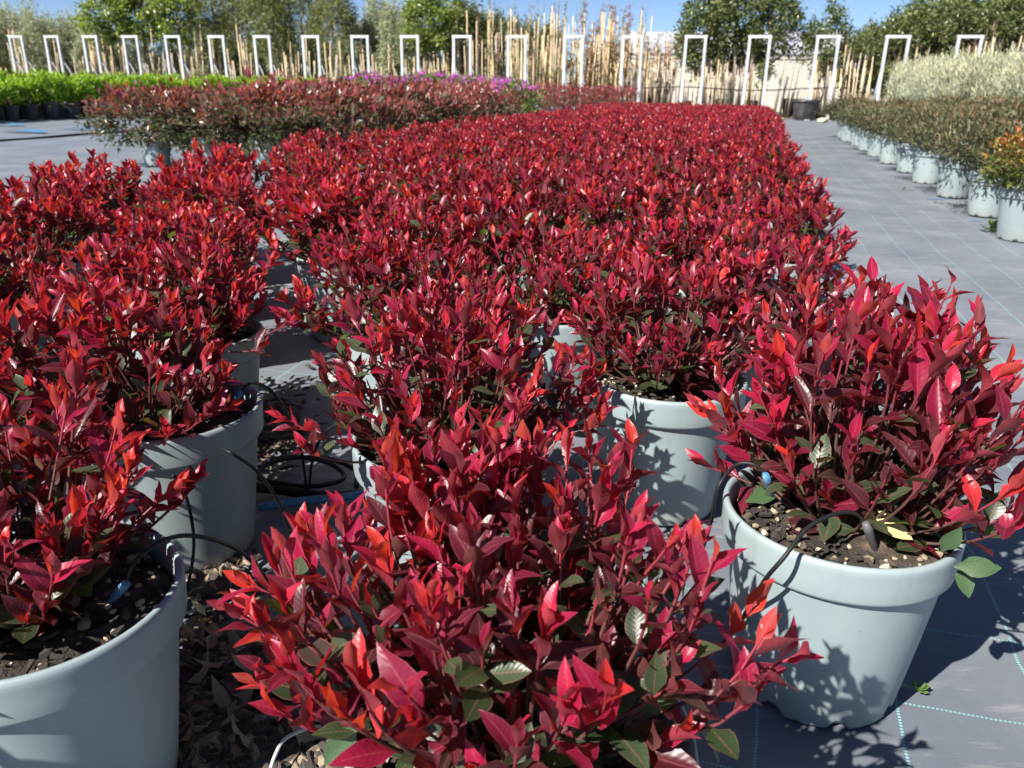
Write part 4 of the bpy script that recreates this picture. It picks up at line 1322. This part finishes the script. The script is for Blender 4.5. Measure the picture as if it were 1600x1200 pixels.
def plant_trees(templates, places, label, group, seed):
    """places: (px of trunk, depth Y, px y of the crown top or None, native height)"""
    r_ = random.Random(seed)
    first = {t.name: True for t in templates}
    for n, (px, Y, ytop, H) in enumerate(places):
        t = templates[n % len(templates)]
        o = t if first[t.name] else copy_tree(t)
        first[t.name] = False
        p = ondist(px, 130, Y)
        top = ondist(px, ytop, Y).z
        s = top / H
        o.location = (p.x, Y, 0); o.rotation_euler = (0, 0, r_.uniform(0, 6.28)); o.scale = (s * r_.uniform(.95, 1.1),) * 2 + (s,)
        tag(o, label(n) if callable(label) else label, 'tree', group)


def ydep(px, d):          # a line parallel to the frames, d metres behind them
    q = ray(px, 100); a = q[0] / q[1]
    return (31.9 + d) / (1 + 0.2793 * a)


ol = [tree('olive_tree', 200 + k, 'olive') for k in range(3)]
places = [(px, ydep(px, 3 + (n % 3) * 1.6), yt, 4.35) for n, (px, yt) in enumerate([(-25, 14), (8, 8), (38, 24), (62, 14), (92, 24), (118, 22), (150, 32), (175, 36), (205, 50), (235, 62), (265, 58), (300, 62), (330, 64), (365, 66), (400, 70), (440, 66), (475, 72), (510, 66), (545, 50), (572, 8), (600, -8), (628, -12), (655, 5), (585, 30), (618, 35), (640, 45)])]
places += [(px, ydep(px, 6), yt, 4.35) for px, yt in [(-40, 8), (-8, 14), (25, 6), (50, 18), (78, 14), (104, 30), (132, 36), (160, 42), (335, 50), (372, 55), (415, 58), (450, 55), (495, 60)]]
places += [(px, ydep(px, 9), yt, 4.35) for px, yt in [(20, 36), (75, 40), (125, 48), (185, 62), (225, 66), (280, 60), (320, 66), (350, 68), (385, 66), (420, 72), (455, 70), (490, 72), (530, 66), (560, 30), (612, 15), (650, 25)]]
plant_trees(ol, places, 'grey green olive-like tree in the nursery row behind the frames', 'grey green trees behind the frames', 11)
bt = [tree('broadleaf_tree', 210 + k, 'broad') for k in range(2)]
plant_trees(bt, [(185, ydep(185, 2.2), -25, 5.6), (232, ydep(232, 2.4), -32, 5.6), (290, ydep(290, 2.2), -22, 5.6), (678, ydep(678, 2.0), -15, 5.6)],
            lambda n: ['bright green round-crowned tree behind the third and fourth frames', 'tallest bright green tree behind the fourth and fifth frames', 'bright green tree left of the pines', 'small bright green tree between the olive trees and the canes'][n], 'bright green trees', 12)
pt = [tree('pine_tree', 220 + k, 'pine') for k in range(3)]
plant_trees(pt, [(345, ydep(345, 3.0), -60, 6.9), (395, ydep(395, 3.4), -66, 6.9), (438, ydep(438, 2.8), -60, 6.9), (478, ydep(478, 3.4), -56, 6.9), (525, ydep(525, 3.0), -24, 6.9)],
            lambda n: '%s feathery pine from the left behind the frames' % ORD[n], 'feathery pines', 13)
dt = [tree('dense_tree', 230 + k, 'dark') for k in range(3)]
plant_trees(dt, [(1100, ydep(1100, 2.4), -40, 6.1), (1140, ydep(1140, 3.2), -55, 6.1), (1195, ydep(1195, 2.6), -28, 6.1), (1283, ydep(1283, 2.4), 4, 6.1), (722, ydep(722, 4.0), 2, 6.1), (745, ydep(745, 5), 22, 6.1)],
            lambda n: ['tall dense tree left of the frame before the wall', 'tall dense tree in the middle of the dark clump', 'grey-leaved dense tree at the right of the dark clump', 'lower cone-shaped dense tree between the clump and the right hedge', 'dark tree beside the bright green one', 'dark tree behind the canes'][n], 'dense dark trees', 14)
ct_ = [tree('column_tree', 240 + k, 'column') for k in range(3)]
places = [(px, ydep(px, 1.8 + (n % 3) * 1.2), yt, 4.75) for n, (px, yt) in enumerate([(1335, 48), (1355, 38), (1378, 22), (1395, 16), (1418, 0), (1440, -8), (1462, -12), (1485, -10), (1510, -4), (1535, -12), (1558, -20), (1582, -20), (1606, -26), (1630, -20), (1655, -20)])]
places += [(px, ydep(px, 6), yt, 4.75) for px, yt in [(760, 24), (782, 22), (806, 26), (830, 30), (850, 40), (868, 48), (1345, 52), (1370, 36), (1400, 22), (1430, 8), (1470, 2), (1500, 4), (1540, 0), (1570, -8), (1600, -10)]]
plant_trees(ct_, places, lambda n: 'dark green staked tree in the hedge-like row at the right' if (n < 15 or n > 20) else 'dark green tree behind the cane thicket', 'dark green staked trees', 15)


def sapling(name, seed, leafy, mat, canes='cane', H=4.6, nl=260):
    rg = np.random.default_rng(seed)
    root = empty(name)
    mb = MB()
    lx, ly = rg.normal(0, .12, 2)
    for q in range(3):
        ox, oy = ((0.05, 0.0), (rg.uniform(-.35, .35), rg.uniform(-.3, .3)), (rg.uniform(-.35, .35), rg.uniform(-.3, .3)))[q]
        hh = H * (0.86, rg.uniform(.55, .95), rg.uniform(.4, .8))[q]
        mb = MB(); mb.tube([(ox, oy, 0), (ox + lx * .4, oy + ly * .4, hh * .5), (ox + lx, oy + ly, hh)], [0.026, 0.023, 0.018], 5); mb.build('cane', M[canes], root)
    mb = MB()
    pts = np.array([(0, 0, 0), (lx * .5, ly * .5, H * .5), (lx, ly, H)])
    mb.tube(pts, [0.02, 0.015, 0.006], 5)
    tw = []
    for k in range(18):
        t = rg.uniform(.3, 1.0); b = pts[0] + (pts[2] - pts[0]) * t
        d = unit(np.array([*rg.normal(0, 1, 2), rg.uniform(.5, 1.5)])) * rg.uniform(.25, .6) * (1.25 - t)
        mb.tube([b, b + d], [0.008, 0.003], 4); tw.append((b, d))
    mb.build('stem', M['bark'], root)
    if leafy:
        Ms = []; tn = []
        for k in range(nl):
            b, d = tw[int(rg.integers(len(tw)))]
            p = b + d * rg.random() + rg.normal(0, .06, 3)
            Ms.append(frame(unit(rg.normal(size=3)), np.array([0, 0, 1.0]), rg.uniform(.06, .13), p)); tn.append(rg.random())
        Ms = np.array(Ms); Ms[:, :, 0] *= 1.4
        tag(link('foliage', join_leaves('foliage', None, LOL, rg.integers(0, 2, nl), Ms, np.array(tn), mat), root), kind='stuff')
    return root


sp = [sapling('staked_sapling', 300, True, M['olive_leaf'], nl=260), sapling('staked_sapling', 301, True, M['autumn_leaf'], nl=240), sapling('staked_sapling', 302, False, None), sapling('staked_sapling', 303, True, M['broad_leaf'], nl=140), sapling('staked_sapling', 304, False, None, 'cane_grey'), sapling('staked_sapling', 305, True, M['autumn_leaf'], nl=380)]
first = {t.name: True for t in sp}
rb = random.Random(21)


def put_sap(k, px, Y, ytop, lab, grp):
    t = sp[k]
    o = t if first[t.name] else copy_tree(t)
    first[t.name] = False
    p = ondist(px, 130, Y); top = ondist(px, ytop, Y).z
    s = top / 4.6
    o.location = (p.x, Y, 0); o.rotation_euler = (0, 0, rb.uniform(0, 6.28)); o.scale = (1, 1, s)
    tag(o, lab, 'sapling', grp)


for n in range(160):
    px = rb.uniform(690, 1050)
    k = rb.choice([0, 1, 2, 2, 3, 4, 2, 5] if px > 860 else [0, 2, 2, 3, 2, 4])
    yt = rb.uniform(-10, 75) if px > 700 else rb.uniform(30, 80)
    if px > 1005: yt = rb.uniform(45, 85)
    if k in (1, 5): yt = rb.uniform(5, 60) if px < 1010 else rb.uniform(45, 80)
    put_sap(k, px, ydep(px, rb.uniform(1.2, 6.5)), yt, 'slender sapling tied to a tan bamboo cane in the thicket', 'staked saplings in the cane thicket')
for n in range(30):
    px = rb.uniform(560, 700)
    put_sap(rb.choice([2, 2, 4, 0]), px, ydep(px, rb.uniform(1.2, 3)), rb.uniform(45, 95), 'short caned sapling in front of the grey green trees', 'short caned saplings')
for n in range(60):
    px = rb.uniform(5, 560)
    put_sap(rb.choice([2, 4, 2, 0]), px, ydep(px, rb.uniform(1.2, 3)), rb.uniform(15, 100), 'caned sapling standing among the trees behind the left frames', 'caned saplings behind the left frames')
for n in range(34):
    px = rb.uniform(1040, 1300)
    put_sap(rb.choice([4, 4, 2]), px, ydep(px, rb.uniform(1.2, 2.2)), rb.uniform(72, 100), 'pale caned sapling in front of the cream wall', 'pale caned saplings before the wall')
for n in range(30):
    px = rb.uniform(1300, 1600)
    put_sap(rb.choice([2, 2, 4]), px, ydep(px, rb.uniform(0.6, 1.6)), rb.uniform(50, 90) - (px - 1300) * .08, 'caned sapling in front of the dark hedge-like trees', 'caned saplings at the right')

# ------------------------------------------------------------------ wall, building, pipe line behind
def slab(name, px0, px1, Yd0, z0, z1, thick, mat, label, cat):
    a = ray(px0, 100); b = ray(px1, 100)
    A = np.array([a[0] / a[1] * ydep(px0, Yd0), ydep(px0, Yd0)]); B = np.array([b[0] / b[1] * ydep(px1, Yd0), ydep(px1, Yd0)])
    root = empty(name, (A[0], A[1], 0), math.atan2(B[1] - A[1], B[0] - A[0]))
    return root, float(np.linalg.norm(B - A))


root, Lw = slab('garden_wall', 960, 1345, 10, 0, 0, 0, None, None, None)
tag(root, 'cream rendered wall behind the dense dark trees', 'wall')
zt = ondist(1150, 92, ydep(1150, 10)).z
npan = 5
for k in range(npan):
    mb = MB(); mb.box((Lw * k / npan + 0.006, 0, 0), (Lw * (k + 1) / npan - 0.006, 0.2, zt)); mb.build('wall_panel', M['wall'], root, smooth=False)
mb = MB(); mb.box((-0.05, -0.05, zt + 0.002), (Lw + .05, 0.25, zt + 0.1)); mb.build('coping', M['wall'], root, smooth=False)
root, Lb = slab('warehouse', 960, 1330, 42, 0, 0, 0, None, None, None)
tag(root, 'long pale grey warehouse roof far behind the cream wall', 'building')
ze = ondist(1150, 84, ydep(1150, 42)).z; zr = ondist(1150, 52, ydep(1150, 42) + 8).z
for k in range(8):
    mb = MB(); mb.box((Lb * k / 8 + .02, 0, 0), (Lb * (k + 1) / 8 - .02, 0.3, ze)); mb.build('wall_panel', M['panel'], root, smooth=False)
for k in range(12):
    x0, x1 = Lb * k / 12 + .03, Lb * (k + 1) / 12 - .03
    mb = MB(); mb.add([(x0, -0.4, ze), (x1, -0.4, ze), (x1, 8, zr), (x0, 8, zr), (x0, -0.4, ze + .12), (x1, -0.4, ze + .12), (x1, 8, zr + .12), (x0, 8, zr + .12)],
                      Q=[(0, 3, 2, 1), (4, 5, 6, 7), (0, 1, 5, 4), (1, 2, 6, 5), (2, 3, 7, 6), (3, 0, 4, 7)]); mb.build('roof_sheet', M['roof'], root, smooth=False)
    mb = MB(); mb.box((x0 + .3, -0.02, ze - 1.1), (x1 - .3, 0.02, ze - .3)); mb.build('window', M['glass'], root, smooth=False)
a, b = ondist(890, 137, ydep(890, 0.9)), ondist(1345, 140, ydep(1345, 0.9))
mb = MB(); mb.tube([tuple(a.lerp(b, t) + Vector((0, 0, -0.05 * math.sin(t * 12.0)))) for t in np.linspace(0, 1, 24)], 0.02, 5)
tag(mb.build('irrigation_pipe', M['black_plastic']), 'thin dark pipe strung level before the canes and wall', 'pipe')
